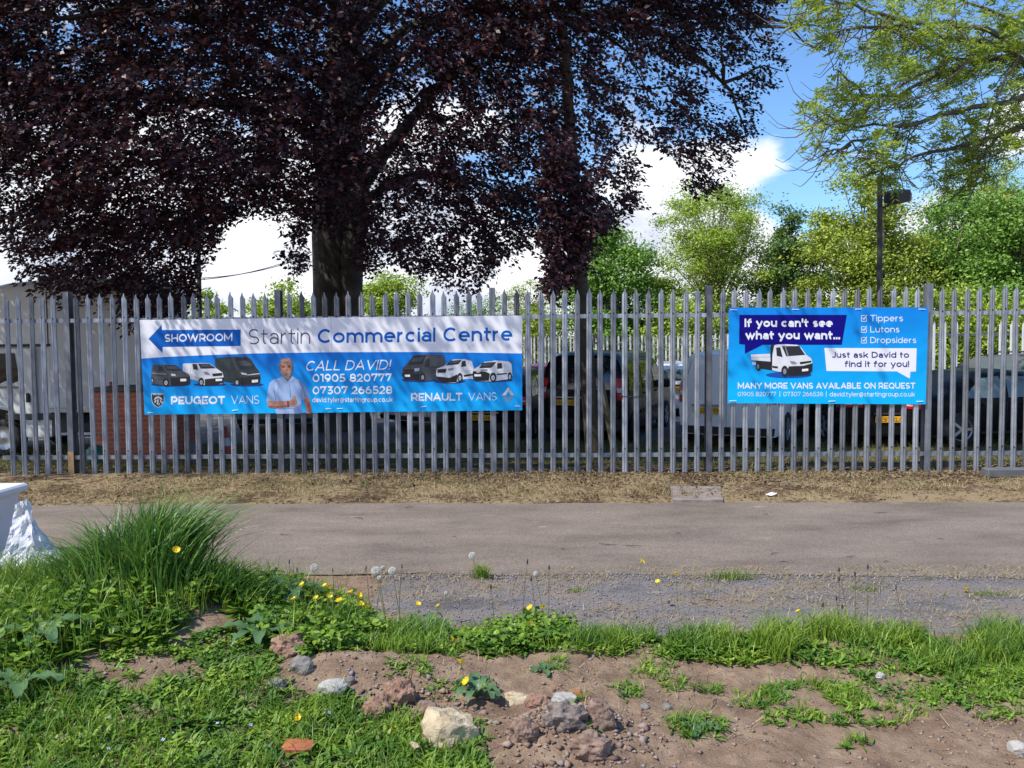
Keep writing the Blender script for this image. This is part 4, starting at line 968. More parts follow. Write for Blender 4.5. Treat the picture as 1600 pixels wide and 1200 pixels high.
    if roofrails:
        for s in (-1, 1):
            m = MB(); m.tube([(L * .15, s * hw * .72, ZR(L * .15) - .01), (L * .2, s * hw * .72, ZR(L * .2) + .05), (L * .5, s * hw * .72, ZR(L * .5) + .05), (L * .55, s * hw * .72, ZR(L * .55))], 0.018, 6); build('roof_rail', m, PLAST, t, world=False)
    return t
WHITE = paint('white_paint', (0.82, 0.82, 0.83))
BLACKP = paint('black_paint', (0.010, 0.011, 0.012), 0.2)
DARKGR = paint('graphite_paint', (0.022, 0.026, 0.028), 0.25)
NAVYP = mat('blue_black_paint', (0.007, 0.008, 0.010), 0.3, spec=.08)
REDP = paint('red_paint', (0.45, 0.012, 0.03), 0.25)
GREYP = paint('grey_paint', (0.10, 0.105, 0.11), 0.3)
SILVERP = paint('silver_paint', (0.38, 0.39, 0.41), 0.3)
VAN = [(0, 1.74), (0.25, 1.80), (1.2, 1.83), (2.6, 1.82), (3.0, 1.72), (3.65, 1.12), (4.0, 1.04), (4.3, 0.92), (4.42, 0.72)]
HATCH = [(0, 1.25), (0.35, 1.40), (1.1, 1.47), (2.1, 1.46), (2.5, 1.36), (3.1, 0.98), (3.7, 0.90), (4.0, 0.80), (4.12, 0.66)]
SALOON = [(0, 0.98), (0.5, 1.02), (0.75, 1.08), (1.5, 1.38), (2.1, 1.42), (2.7, 1.36), (3.4, 0.99), (4.2, 0.88), (4.5, 0.78), (4.62, 0.62)]
SUV = [(0, 1.5), (0.3, 1.64), (1.2, 1.70), (2.2, 1.69), (2.6, 1.58), (3.2, 1.14), (3.9, 1.06), (4.3, 0.95), (4.42, 0.75)]
def place(px, Y, z=-0.296): p = U(px, 600, Y); return (p[0], Y, z)
def yaw_of(deg): return R(90 - deg)             # deg: heading to the right of straight away from the camera
vehicle('black_van', 'black people carrier with tinted glass, its tail to the fence, behind the leaning pole', 'van', place(908, 15.0), yaw_of(24), VAN, 1.82, 0.98, 0.24, BLACKP,
        wins=[((0.28, 1.25, 1.02, 1.02), (0.38, 1.2, 1.55, 1.60)), ((1.33, 2.25, 1.02, 1.02), (1.33, 2.2, 1.60, 1.60)), ((2.33, 3.2, 1.0, 1.04), (2.33, 2.78, 1.60, 1.52))],
        rear_win=[(-.84, .84, 1.06, 1.66)], lamps=(.985, .84, 0.86, 1.28), plate='VN12 UZC', plate_z=0.80, plate_y=0.30, axles=(0.75, 3.5), seams=((1.29, .3, 1.6), (2.29, .3, 1.6)), handle=((1.5, .93), (2.5, .93)), mirror=(3.1, 1.06), strip=(1.1, 3.1, .52, .60), rake=0.22)
vehicle('white_van', 'white panel van with plain rear doors, tail to the fence, partly behind the smaller banner', 'van', place(1136, 14.0), yaw_of(30), VAN, 1.86, 1.0, 0.24, WHITE,
        wins=[((2.35, 3.2, 1.02, 1.05), (2.35, 2.8, 1.60, 1.52))], rear_door='twin', lamps=(.985, .87, 0.84, 1.24), plate='YG20 EYX', plate_z=0.70, plate_y=0.36, axles=(0.78, 3.5), wr=0.33,
        seams=((2.3, .3, 1.6), (1.2, .3, 1.6)), handle=((1.35, .98), (2.5, .98)), mirror=(3.1, 1.08), strip=(1.15, 3.05, .40, .58), bumper=0.40, rake=0.06, pw=7, emblem_z=0.98, tum=0.10)
vehicle('black_hatchback', 'black hatchback with red tail lamps, mostly hidden behind the smaller banner', 'car', place(1388, 14.0), yaw_of(4), HATCH, 1.78, 0.86, 0.22, BLACKP,
        wins=[((0.5, 1.3, .9, .9), (0.65, 1.3, 1.28, 1.32)), ((1.4, 2.8, .9, .92), (1.4, 2.35, 1.32, 1.26))], rear_win=[(-.8, .8, .92, 1.25)], lamps=(.985, .55, 0.74, 0.88), plate='FE57 KLO', plate_z=0.52, axles=(0.75, 3.3), seams=((1.35, .25, 1.3),), mirror=(2.7, .98), bumper=.40, rake=.5, bump_m=BLACKP)
vehicle('dark_saloon', 'dark saloon car side-on at the right edge, showing one alloy wheel', 'car', (7.15, 14.6, -0.296), R(10), SALOON, 1.82, 0.86, 0.22, NAVYP,
        wins=[((0.95, 1.85, .90, .90), (1.45, 1.82, 1.26, 1.30)), ((1.93, 3.2, .90, .93), (1.93, 2.6, 1.30, 1.27))], rear_win=[(-.7, .7, .9, .95)], lamps=(.98, .6, 0.72, 0.86), plate='LD14 WRV', plate_z=.5, axles=(0.95, 3.7), wr=.33, seams=((1.89, .25, 1.3), (1.0, .25, .85)), handle=((1.3, .78), (2.3, .78)), mirror=(3.05, .96), bumper=.4, rake=.0, bump_m=NAVYP, glass=GLASS_L, sill=.06)
vehicle('grey_suv', 'grey sport utility car parked behind the dark saloon at the right edge', 'car', (10.05, 16.6, -0.296), yaw_of(150), SUV, 1.85, 0.98, 0.25, GREYP,
        wins=[((0.45, 1.3, 1.02, 1.02), (0.6, 1.3, 1.5, 1.54)), ((1.4, 2.8, 1.02, 1.06), (1.4, 2.45, 1.54, 1.48))], rear_win=[(-.8, .8, 1.05, 1.45)], lamps=(.985, .7, .8, 1.0), plate='WR61 OPA', axles=(0.8, 3.4), wr=.35, seams=((1.35, .3, 1.5),), mirror=(2.85, 1.1), rake=.3, roofrails=True, glass=GLASS_L)
vehicle('dark_hatchback', 'dark hatchback low behind the right end of the long banner', 'car', place(757, 15.2), yaw_of(12), HATCH, 1.78, 0.86, 0.22, NAVYP,
        wins=[((0.5, 1.3, .9, .9), (0.65, 1.3, 1.28, 1.32)), ((1.4, 2.8, .9, .92), (1.4, 2.35, 1.32, 1.26))], rear_win=[(-.8, .8, .92, 1.25)], lamps=(.985, .6, 0.76, 0.92), plate='VU08 NTE', plate_z=.5, axles=(0.75, 3.3), seams=((1.35, .25, 1.3),), mirror=(2.7, .98), bumper=.4, rake=.5)
vehicle('red_car', 'red car glimpsed between the dark hatchback and the black people carrier', 'car', place(838, 19.5), yaw_of(25), HATCH, 1.78, 0.88, 0.22, REDP,
        wins=[((0.5, 1.3, .92, .92), (0.65, 1.3, 1.30, 1.34)), ((1.4, 2.8, .92, .94), (1.4, 2.35, 1.34, 1.28))], rear_win=[(-.8, .8, .95, 1.28)], lamps=(.985, .7, 0.76, 0.95), plate='BX11 RTD', axles=(0.75, 3.3), rake=.4, bump_m=REDP)
vehicle('white_car', 'white car glimpsed between the black people carrier and the white panel van', 'car', place(1052, 20.5), yaw_of(20), HATCH, 1.8, 0.9, 0.22, WHITE,
        wins=[((0.5, 1.3, .95, .95), (0.65, 1.3, 1.28, 1.32)), ((1.4, 2.8, .95, .97), (1.4, 2.35, 1.32, 1.26))], rear_win=[(-.8, .8, .97, 1.30)], lamps=(.985, .7, 0.76, 0.9), plate='VX17 DYM', axles=(0.75, 3.3), rake=.35, bump_m=WHITE, glass=GLASS_L)
vehicle('white_car', 'white car showing only its lower body beneath the long banner', 'car', place(632, 17.6), yaw_of(38), HATCH, 1.78, 0.86, 0.22, WHITE,
        wins=[((0.5, 1.3, .9, .9), (0.65, 1.3, 1.28, 1.32)), ((1.4, 2.8, .9, .92), (1.4, 2.35, 1.32, 1.26))], rear_win=[(-.8, .8, .92, 1.25)], lamps=(.985, .6, 0.76, 0.92), plate='CE09 HZB', plate_z=.55, axles=(0.75, 3.3), bumper=.34, rake=.5)
vehicle('silver_car', 'silver grey car low behind the long banner left of the beech trunk', 'car', place(428, 17.0), yaw_of(-6), HATCH, 1.78, 0.86, 0.22, SILVERP,
        wins=[((0.5, 1.3, .9, .9), (0.65, 1.3, 1.28, 1.32)), ((1.4, 2.8, .9, .92), (1.4, 2.35, 1.32, 1.26))], rear_win=[(-.8, .8, .92, 1.25)], lamps=(.985, .6, 0.76, 0.92), plate='DF10 VKA', plate_z=.55, axles=(0.75, 3.3), bumper=.34, rake=.5)

def luton():
    Y = 13.6; z = -0.29
    x75 = U(78, 600, Y)[0]
    t = thing('luton_van', (x75, Y + 1.0, z), 'white box van at the left edge, its tall body overhanging the cab', 'van')
    BOX = mat('box_panel_white', (0.44, 0.46, 0.46), 0.5, var=(0.52, 0.53, 0.53), scale=1.5)
    FAIR = paint('cab_white', (0.60, 0.61, 0.60), 0.3)
    # local: x to the right, y away, z up; near side at y=-1.05
    m = MB(); m.bbox((.8, -.08, 1.98), (1.6, 1.9, 2.34), 0.03); build('box_body', m, BOX, t, world=False)
    for zz in (0.83, 3.13):
        m = MB(); m.bbox((.8, -1.035, zz), (1.62, 0.03, 0.09), 0.01); build('edge_trim', m, mat('alloy_trim', (0.35, 0.36, 0.37), 0.4, 0.5), t, world=False)
    # pod over the cab: rounded nose
    P = []
    for k in range(15):
        u = k / 14; zt = 3.15 - 0.02; zb = 2.02
        x = -2.1 + 2.1 * u
        top = 2.30 + (3.15 - 2.30) * math.sin(math.pi / 2 * min(1, u * 1.25)) ** 0.7
        hw = 1.03 * (0.80 + 0.20 * math.sin(math.pi / 2 * min(1, u * 1.6)))
        r = 0.22; row = [(x, -hw, zb), (x, -hw, zb + (top - zb) * .35)]
        for a in np.linspace(0, math.pi / 2, 6): row.append((x, -hw + r * (1 - math.cos(a)), top - r + r * math.sin(a)))
        row += [(p[0], -p[1], p[2]) for p in row[::-1]]
        P.append(row)
    m = MB(); m.grid(P, 0); m.add(P[0], [tuple(range(len(P[0])))], 0)
    for i in range(14): m.add([P[i][0], P[i + 1][0], P[i + 1][-1], P[i][-1]], [(0, 1, 2, 3)], 0)
    build('luton_pod', m, FAIR, t, world=False)
    m = MB(); m.bbox((-1.0, -1.04, 2.0), (2.1, 0.04, 0.04), 0.01); build('pod_lip', m, PLAST, t, world=False)
    # cab
    prof = [(-2.75, .45), (-2.8, .95), (-2.55, 1.12), (-1.95, 1.25), (-1.35, 1.98), (0.0, 2.0), (0.0, .35), (-.45, .35), (-.5, .62), (-.65, .80), (-.9, .86), (-1.15, .80), (-1.32, .62), (-1.36, .38), (-2.6, .32)]
    prof = [(x - 0.0, z_) for x, z_ in prof]
    def ext(pts, y0, y1, yi=None):
        mm = MB(); n = len(pts)
        f = [(x, y0 + (0.10 * max(0, z_ - 1.15)), z_) for x, z_ in pts]; b = [(x, y1 - (0.10 * max(0, z_ - 1.15)), z_) for x, z_ in pts]
        mm.add(f, [tuple(range(n))], 0); mm.add(b, [tuple(range(n))[::-1]], 0); mm.add(f + b, [(i, (i + 1) % n, n + (i + 1) % n, n + i) for i in range(n)], 0)
        return mm
    build('cab', ext(prof, -1.0, 1.0), FAIR, t, world=False)
    door = [(-1.86, 1.24), (-1.42, 1.92), (-.28, 1.94), (-.22, .62), (-.5, .64), (-.7, .86), (-.9, .9), (-1.15, .86), (-1.42, .60), (-1.84, .60)]
    dmb = ext(door, -1.02, -.985); dn = build('door', dmb, FAIR, t, world=False)
    win = [(-1.74, 1.26), (-1.38, 1.84), (-.58, 1.86), (-.50, 1.22)]
    build('window', ext(win, -1.026, -1.0), GLASS, dn, world=False)
    m = MB(); m.bbox((-.38, -1.04, 1.06), (0.07, 0.04, 0.17), 0.015); build('handle', m, PLAST, dn, world=False)
    m = MB(); m.bbox((-1.62, -1.2, 1.42), (0.12, 0.24, 0.42), 0.04); build('mirror', m, PLAST, t, world=False)
    m = MB(); m.bbox((-.3, -1.02, .72), (1.0, .03, .12), .01); build('side_strip', m, PLAST, t, world=False)
    m = MB(); m.grid([[(-1.98, -.85, 1.27), (-1.98, .85, 1.27)], [(-1.40, -.82, 1.95), (-1.40, .82, 1.95)]]); build('windscreen', m, GLASS, t, world=False)
    m = MB(); m.box((.75, 0, .62), (1.5, .9, .16)); m.box((.8, -.75, .45), (1.2, .06, .25)); build('chassis', m, PLAST, t, world=False)
    m = MB(); m.bbox((.85, -1.0, .40), (1.4, .04, .05), .01); build('reflection_line', m, mat('pale_reflection', (.5, .5, .48), .5), t, world=False)  # pale bar stands in for the bright reflected line under the box
    for wx in (-.9, 1.15):
        for s in (-1, 1):
            m = MB(); m.lathe([(.22, 0), (.31, s * .012), (.335, -s * .02), (.335, -s * .2), (.2, -s * .22)], (wx, s * .98, .335), 24, 0, 'y'); w = build('wheel', m, TYRE, t, world=False)
            m = MB(); m.lathe([(.22, 0), (.2, -s * .03), (.08, -s * .02), (.0, s * .01)], (wx, s * .98, .335), 20, 0, 'y'); build('rim', m, RIM, w, world=False)
luton()

# ------------------------------------------------------------------ brick pier and bits around it
def brick_material():
    m = bpy.data.materials.new('red_brickwork'); m.use_nodes = True
    nt = m.node_tree; N = nt.nodes; L = nt.links; p = N['Principled BSDF']; p.inputs['Roughness'].default_value = 0.85
    tc = N.new('ShaderNodeTexCoord'); sp = N.new('ShaderNodeSeparateXYZ'); L.new(tc.outputs['Object'], sp.inputs[0])
    ad = N.new('ShaderNodeMath'); L.new(sp.outputs[0], ad.inputs[0]); L.new(sp.outputs[1], ad.inputs[1])
    cb = N.new('ShaderNodeCombineXYZ'); L.new(ad.outputs[0], cb.inputs[0]); L.new(sp.outputs[2], cb.inputs[1])
    b = N.new('ShaderNodeTexBrick'); b.inputs['Scale'].default_value = 1.0; b.inputs['Brick Width'].default_value = 0.225; b.inputs['Row Height'].default_value = 0.075
    b.inputs['Mortar Size'].default_value = 0.006; b.inputs['Color1'].default_value = (0.50, 0.13, 0.06, 1); b.inputs['Color2'].default_value = (0.40, 0.10, 0.05, 1); b.inputs['Mortar'].default_value = (0.38, 0.27, 0.2, 1)
    L.new(cb.outputs[0], b.inputs[0]); L.new(b.outputs[0], p.inputs['Base Color'])
    bm = N.new('ShaderNodeBump'); bm.inputs['Strength'].default_value = .6; bm.inputs['Distance'].default_value = .006; bm.invert = True; L.new(b.outputs['Fac'], bm.inputs['Height']); L.new(bm.outputs[0], p.inputs['Normal'])
    return m
BRICK = brick_material()
def brick_pier():
    Y = 11.9; a = U(150, 718, Y); b = U(272, 715, Y); z = hgt(a[0], Y) - .03
    w = b[0] - a[0]; cx = (a[0] + b[0]) / 2; top = U(200, 612, Y)[2]
    t = thing('brick_pier', (cx, Y + .45, z), 'squat red brick pier with a dark slab cap beside the white box van', 'pier')
    m = MB(); m.box((0, 0, (top - z) / 2), (w, .9, top - z)); build('brickwork', m, BRICK, t, world=False)
    m = MB(); m.bbox((0, 0, top - z + .035), (w + .08, .98, .07), .012); build('cap', m, mat('dark_slab', (.07, .065, .06), .85, var=(.13, .12, .11), scale=14), t, world=False)
    ob = MB(); ob.bbox((0, 0, 0), (.11, .21, .07), .006); c = U(166, 598, Y + .1)
    o = build('brick', ob, BRICK); o.location = (c[0], Y + .3, top + .105 + .002); o.rotation_euler = (0, 0, .5)
    tag(o, 'single loose red brick left on the slab cap of the pier', 'brick')
    # low concrete block on the right
    p = U(296, 712, 12.4); m = MB(); m.bbox((0, 0, .17), (.30, .3, .34), .012)
    o = build('concrete_block', m, mat('concrete', (.24, .24, .23), .9, var=(.34, .33, .31), scale=12)); o.location = (p[0], 12.4, hgt(p[0], 12.4) - .02)
    tag(o, 'grey concrete block on the ground just right of the brick pier', 'block')
    # green sack
    p = U(150, 715, 11.45); n = 14; P = []
    for i in range(10):
        th = math.pi * i / 9; row = []
        for j in range(n + 1):
            ph = 2 * math.pi * (j % n) / n; r = .13 * math.sin(th) ** .7 * (1 + .25 * float(fbm(ph * 2, th * 3, 3, 5)) + .06 * math.sin(5 * ph))
            row.append((r * math.cos(ph) * 1.1, r * math.sin(ph), .12 - .13 * math.cos(th) + .03 * float(fbm(ph * 3, th * 4, 2, 8))))
        P.append(row)
    m = MB(); m.grid(P); o = build('sack', m, mat('green_plastic', (.02, .12, .07), .35, var=(.03, .2, .12), scale=20)); o.location = (p[0], 11.45, hgt(p[0], 11.45) - .01); o.scale = (1, 1, 1.25)
    tag(o, 'crumpled dark green plastic sack at the foot of the brick pier', 'sack')
    # traffic cone
    p = U(352, 680, 13.3); zc = float(hgt(p[0], 13.3)); t = thing('traffic_cone', (p[0], 13.3, zc), 'faded orange traffic cone behind the fence under the long banner', 'cone')
    m = MB(); m.bbox((0, 0, .02), (.36, .36, .04), .01); m.lathe([(.13, .04), (.09, .22)], n=20); m.lathe([(.067, .36), (.035, .56), (.0, .565)], n=20); build('cone_body', m, mat('cone_orange', (.55, .10, .05), .5), t, world=False)
    m = MB(); m.lathe([(.0905, .22), (.0675, .36)], n=20); build('white_band', m, INK_W, t, world=False)
brick_pier()

# ------------------------------------------------------------------ poles and wires
WOOD = mat('grey_pole_wood', (0.045, 0.038, 0.026), 0.85, var=(0.085, 0.07, 0.046), scale=9, bump=.5, bscale=30)
def wood_pole():
    Y = 11.2; b = U(929, 712, Y); tp = U(878, 30, Y)
    b[2] = hgt(b[0], Y) - .1
    t = thing('utility_pole', b, 'leaning weathered timber pole with a cable coil, just behind the fence', 'pole')
    m = MB(); pts = [b + (tp - b) * k / 8 for k in range(9)]; m.tube(pts, [.125 - .055 * k / 8 for k in range(9)], 14); build('pole_shaft', m, WOOD, t)
    a = U(964, 692, Y - .0); a[2] = hgt(a[0], Y) - .05; c = U(932, 560, Y)
    m = MB(); m.tube([a, c], [.05, .045], 4, sm=False); build('brace', m, mat('brace_wood', (.12, .10, .06), .9, var=(.17, .14, .08), scale=12), t)
    c = U(936, 336, Y - .1)
    m = MB()
    for k in range(5):
        r = .19 + .012 * k; o = np.array((.006 * k, -.01 * k, .008 * (k % 2)))
        m.tube([c + o + np.array((r * math.cos(a_) * .75, .03 * math.sin(3 * a_ + k), r * math.sin(a_) * 1.05)) for a_ in np.linspace(0, 2 * math.pi, 25)], .009, 6, cap=False)
    build('cable_coil', m, mat('black_cable', (.012, .012, .012), .5), t)
    c = U(888, 70, Y - .1); m = MB(); m.bbox(c, (.10, .10, .22), .03); build('junction_box', m, PLAST, t)
    c = U(931, 526, Y - .14); m = MB(); m.bbox(c, (.07, .012, .05), .004); c2 = U(931, 536, Y - .14); m.bbox(c2, (.06, .012, .03), .004)
    build('tag_plate', m, mat('orange_tag', (.35, .2, .06), .6), t)
wood_pole()
def floodlight():
    Y = 17.0; b = U(1373, 690, Y); b[2] = -.3; tp = U(1375, 274, Y)
    t = thing('floodlight_post', b, 'dark post carrying a box floodlight above the smaller banner', 'floodlight')
    M = mat('dark_post_steel', (.045, .042, .038), .7, var=(.08, .07, .06), scale=9)
    m = MB(); m.tube([b, b * .5 + tp * .5, tp], [.068, .062, .055], 10); build('post', m, M, t)
    c = U(1402, 307, Y - .15); rot = np.array(Matrix.Rotation(R(-14), 3, 'Y') @ Matrix.Rotation(R(25), 3, 'Z') @ Matrix.Rotation(R(20), 3, 'X'))
    m = MB(); m.bbox(c, (.46, .34, .26), .025, 0, rot); h = build('lamp_head', m, mat('lamp_housing', (.02, .02, .022), .5), t)
    m = MB(); m.box(c + rot @ np.array((.0, -.02, -.126)), (.44, .27, .008), 0, rot); m.bbox(c + rot @ np.array((.22, -.12, -.02)), (.1, .12, .18), .03, 0, rot); build('lamp_glass', m, mat('grey_lens', (.25, .25, .26), .3), h)
    a = U(1380, 325, Y); m = MB(); m.tube([a, c + np.array((-.1, 0, -.12))], .028, 6); build('bracket', m, M, t)
floodlight()
def thin_pole():
    Y = 24.0; b = U(314, 640, Y); b[2] = -.3; tp = U(309, 318, Y)
    t = thing('lamp_column', b, 'slim dark column seen left of the beech trunk above the long banner', 'column')
    m = MB(); m.tube([b, tp], [.09, .06], 10); build('shaft', m, MATS['dark_post_steel'], t)
    m = MB(); c = tp + np.array((.12, 0, -.05)); m.bbox(c, (.4, .2, .12), .03); build('lamp_head', m, PLAST, t)
    A = U(314, 437, Y); 
    for k, (px, py) in enumerate(((468, 386), (466, 391))):
        B = U(px, py, 26.0); B2 = B + (B - A) * .7
        A2 = A + np.array((0, 0, .05 * k))
        m = MB(); pts = []
        for i in range(15):
            u = i / 14; q = A2 * (1 - u) + B2 * u; q = q + np.array((0, 0, -1.0 * 4 * u * (1 - u) * .35)); pts.append(q)
        m.tube(pts, .012, 4, cap=False)
        tag(build('overhead_wire', m, MATS['black_cable'], None, loc=A2), 'thin dark overhead wire sagging left of the beech trunk', 'wire', 'overhead wires by the slim column')
thin_pole()
# ------------------------------------------------------------------ trees
BARK = mat('beech_bark', (0.055, 0.05, 0.042), 0.85, var=(0.10, 0.088, 0.072), scale=5, bump=.6, bscale=14)
BARK2 = mat('ash_bark', (0.085, 0.075, 0.06), 0.85, var=(0.15, 0.135, 0.11), scale=8, bump=.5, bscale=25)
BARK3 = mat('pale_bark', (0.16, 0.14, 0.11), 0.85, var=(0.24, 0.21, 0.17), scale=6)
BEECH_L = mat('copper_leaf', (0.02, 0.01, 0.012), 0.42, spec=0.42, trans=0.28, island=[(0.018, 0.011, 0.017), (0.031, 0.016, 0.025), (0.046, 0.020, 0.029), (0.072, 0.027, 0.033), (0.125, 0.040, 0.034)])
def curve_pts(a, b, sag, n=7, wob=0.0):
    a = np.asarray(a, float); b = np.asarray(b, float); out = []
    for k in range(n):
        u = k / (n - 1); p = a * (1 - u) + b * u + np.array((0, 0, sag * 4 * u * (1 - u)))
        if wob and 0 < k < n - 1: p = p + rng.normal(size=3) * wob
        out.append(p)
    return out
def beech():
    base = U(531, 668, 18.0); base[2] = -0.35
    t = thing('copper_beech', base, 'huge dark purple copper beech with a thick grey trunk behind the long banner', 'tree')
    m = MB()
    tr = [(531, 668, .80), (530, 630, .66), (529, 560, .60), (527, 480, .56), (526, 430, .55), (525, 370, .56), (527, 300, .56), (530, 220, .50), (536, 130, .45), (540, 40, .40), (545, -80, .34), (550, -220, .25), (552, -380, .12)]
    pts = [U(x, y, 18.0) for x, y, _ in tr]; pts[0][2] = -0.35
    m.tube(pts, [r for _, _, r in tr], 22)
    # fluted second stem pressed against the trunk
    m.tube([U(548, 640, 17.75), U(547, 500, 17.7), U(550, 400, 17.65), U(556, 330, 17.7), U(572, 240, 17.6)], [.30, .27, .27, .25, .2], 12)
    m.tube([U(508, 650, 17.8), U(507, 500, 17.75), U(506, 400, 17.75), U(500, 330, 17.8)], [.26, .2, .2, .14], 10)
    build('trunk', m, BARK, t)
    limbs = [[(560, 300), (600, 240), (645, 185), (690, 130), (730, 100), (790, 60)], [(535, 250), (470, 200), (400, 170), (320, 160), (220, 150), (110, 160)], [(540, 200), (600, 120), (660, 60), (720, 20), (800, -30)],
             [(540, 120), (640, 40), (760, 10), (870, 14), (960, 26), (1060, 60), (1130, 130)], [(535, 160), (450, 90), (350, 40), (230, 20), (90, 30)], [(530, 280), (480, 240), (420, 230), (350, 240), (280, 270)],
             [(560, 320), (620, 280), (690, 270), (760, 290), (820, 330)], [(545, 60), (650, -60), (780, -110), (950, -100), (1100, -40), (1180, 40)], [(540, 20), (430, -80), (300, -130), (120, -120), (-80, -60)], [(870, 14), (900, 42), (940, 52), (980, 80), (1010, 140)]]
    lb = MB()
    for k, l in enumerate(limbs):
        Y1 = (12.5, 11.0, 12.5, 13.0, 10.5, 12.0, 14.5, 14, 10, 13.0)[k]; n = len(l)
        Y0 = 18.0 if k < 9 else 14.0
        q = [U(x, y, Y0 + (Y1 - Y0) * i / (n - 1)) for i, (x, y) in enumerate(l)]
        r0 = (.17, .14, .12, .13, .12, .10, .11, .15, .15, .05)[k]
        lb.tube(q, [r0 * (1 - .8 * i / (n - 1)) for i in range(n)], 8)
        for i in range(1, n):
            for s in range(3):
                e = q[i] + rng.normal(size=3) * np.array((.9, .9, .35)) + np.array((0, -.3, -.2)); lb.tube(curve_pts(q[i], e, .12, 5, .05), [r0 * .28, r0 * .22, r0 * .16, r0 * .1, .008], 5, cap=False)
    build('branches', lb, BARK, t)
    # crown: drooping sprays in a deep dome round the trunk; the mask keeps the outline the photograph shows
    outline = [(-420, -420), (1215, -420), (1225, -40), (1196, 22), (1216, 100), (1182, 140), (1176, 205), (1148, 232), (1124, 298), (1088, 312), (1072, 268), (1050, 240), (1012, 222), (994, 262), (1000, 312), (972, 352), (932, 350), (912, 412), (880, 452), (846, 462), (852, 404), (832, 362), (806, 396), (768, 412), (742, 462), (702, 458), (692, 428), (642, 426), (620, 414), (584, 404), (566, 432), (556, 360), (505, 340), (488, 350), (472, 425), (452, 432), (440, 408), (444, 370), (420, 330), (382, 322), (352, 336), (342, 378), (312, 402), (302, 446), (290, 500), (206, 508), (186, 468), (108, 456), (44, 436), (24, 386), (-20, 372), (-420, 420)]
    holes = [(112, 42, 24, 18), (420, 395, 40, 60), (575, 15, 14, 10), (960, 70, 16, 18), (905, 165, 12, 50), (915, 235, 22, 30), (975, 205, 22, 30), (1015, 185, 20, 22), (640, 35, 22, 16), (655, 120, 24, 10), (700, 165, 26, 10), (615, 180, 20, 16), (730, 240, 24, 10), (600, 245, 16, 12), (120, 330, 14, 12), (940, 290, 22, 18), (225, 300, 16, 12), (340, 285, 12, 10)]
    sprays = []
    NS = 29000
    while len(sprays) < NS:
        k = 8000
        px = rng.uniform(-420, 1235, k); py = rng.uniform(-420, 510, k)
        ok = inpoly(px + rng.normal(0, 7, k), py + rng.normal(0, 7, k), outline)
        d = np.ones(k)
        d[(px > 870) & (py > 40)] = .58
        d[(px > 960) & (py > 90)] = .46
        d[(px > 580) & (px < 860) & (py > 100)] *= .66
        d[(py > 330) & (px > 170) & (px < 320)] *= 1.5
        d[(px < 40) & (py > 250)] *= .5
        d[(py < -60)] *= .8
        nz = noise2(px / 66, py / 46, 4) * .36 + noise2(px / 32, py / 25, 5) * .38 + noise2(px / 13, py / 11, 9) * .26
        d *= np.clip((nz - .27) * 4.2, np.where((px < 600) & (py < 330), .42, .18), 1)
        d[(px > 850) & (px < 940) & (py > 225) & (py < 440)] = .9
        for hx, hy, a, b in holes: d[((px - hx) / a) ** 2 + ((py - hy) / b) ** 2 < 1] *= .10
        ok &= rng.random(k) < d
        px, py = px[ok], py[ok]; n = len(px)
        front = np.interp(px, [-420, 0, 250, 560, 850, 1000, 1235], [9.0, 8.9, 8.6, 9.4, 9.9, 10.6, 12.6])
        low = np.interp(py, [250, 430], [0, 1.5]); front = front + low
        Y = front + rng.beta(1.2, 1.6, n) * np.interp(px, [0, 560, 860, 950, 1235], [7.0, 8.0, 4.0, 3.6, 2.2])
        hang = (px > 845) & (px < 945) & (py > 215); Y = np.where(hang, rng.uniform(9.6, 10.9, n), Y)
        for a, b, c in zip(px, py, Y): sprays.append(U(a, b, c))
    sp = np.array(sprays[:NS])
    ctr = np.array((base[0], 18.0, 5.5))
    K = 14
    out = unit(sp - ctr + rng.normal(size=sp.shape) * 2.0); out[:, 2] = -.35 + rng.normal(0, .25, len(sp)); out = unit(out)
    Ls = rng.uniform(.18, .40, len(sp))
    side = unit(np.cross(out, np.array((0, 0, 1.0)))); up = unit(np.cross(side, out))
    VP = []; DP = []; NP = []
    for j in range(K):
        u = (j + rng.random(len(sp))) / K
        p = sp + out * ((u - .5) * Ls)[:, None] + np.array((0, 0, -1.0)) * (u * u * Ls * .35)[:, None]
        sgn = 1 if j % 2 else -1
        dd = out * .6 + side * sgn * .8 + rng.normal(size=sp.shape) * .35 + np.array((0, 0, -.25))
        VP.append(p + side * sgn * .02 + rng.normal(size=sp.shape) * .025); DP.append(dd); NP.append(up + rng.normal(size=sp.shape) * .55)
    P = np.concatenate(VP); n = len(P)
    V, Q = leaves(P, np.concatenate(DP), np.concatenate(NP), rng.uniform(.060, .104, n), rng.uniform(.040, .064, n), .12)
    # rear and upper crown, out of the photograph, closing the dome
    nb = 46000
    q = rng.normal(size=(nb, 3)); q = unit(q) * (rng.random((nb, 1)) ** .25) * np.array((8.8, 8.0, 7.0)) + np.array((base[0], 18.5, 7.0))
    q = q[(q[:, 2] > 3.0) & (q[:, 1] > 16.5) | (q[:, 2] > 9.5) & (q[:, 1] > 12)]
    V2, Q2 = leaves(q, rvec(len(q)) + np.array((0, 0, -.4)), rvec(len(q)) + np.array((0, 0, .5)), np.full(len(q), .14), np.full(len(q), .09), .12)
    px, py = proj(V2[::4]); keep = inpoly(px, py, outline) | (py < -20)
    Q2 = Q2[keep]
    # boughs reaching out over the fence, above the top of the photograph: they dapple the long banner
    no = 15000; q = np.column_stack([rng.uniform(-11.5, 0.8, no), rng.uniform(6.7, 8.7, no), rng.uniform(5.3, 8.6, no)])
    nz = noise2(q[:, 0] * 2.2 + q[:, 2], q[:, 1] * 2.6, 61) * .5 + noise2(q[:, 0] * 5, q[:, 1] * 5 + q[:, 2] * 3, 62) * .5
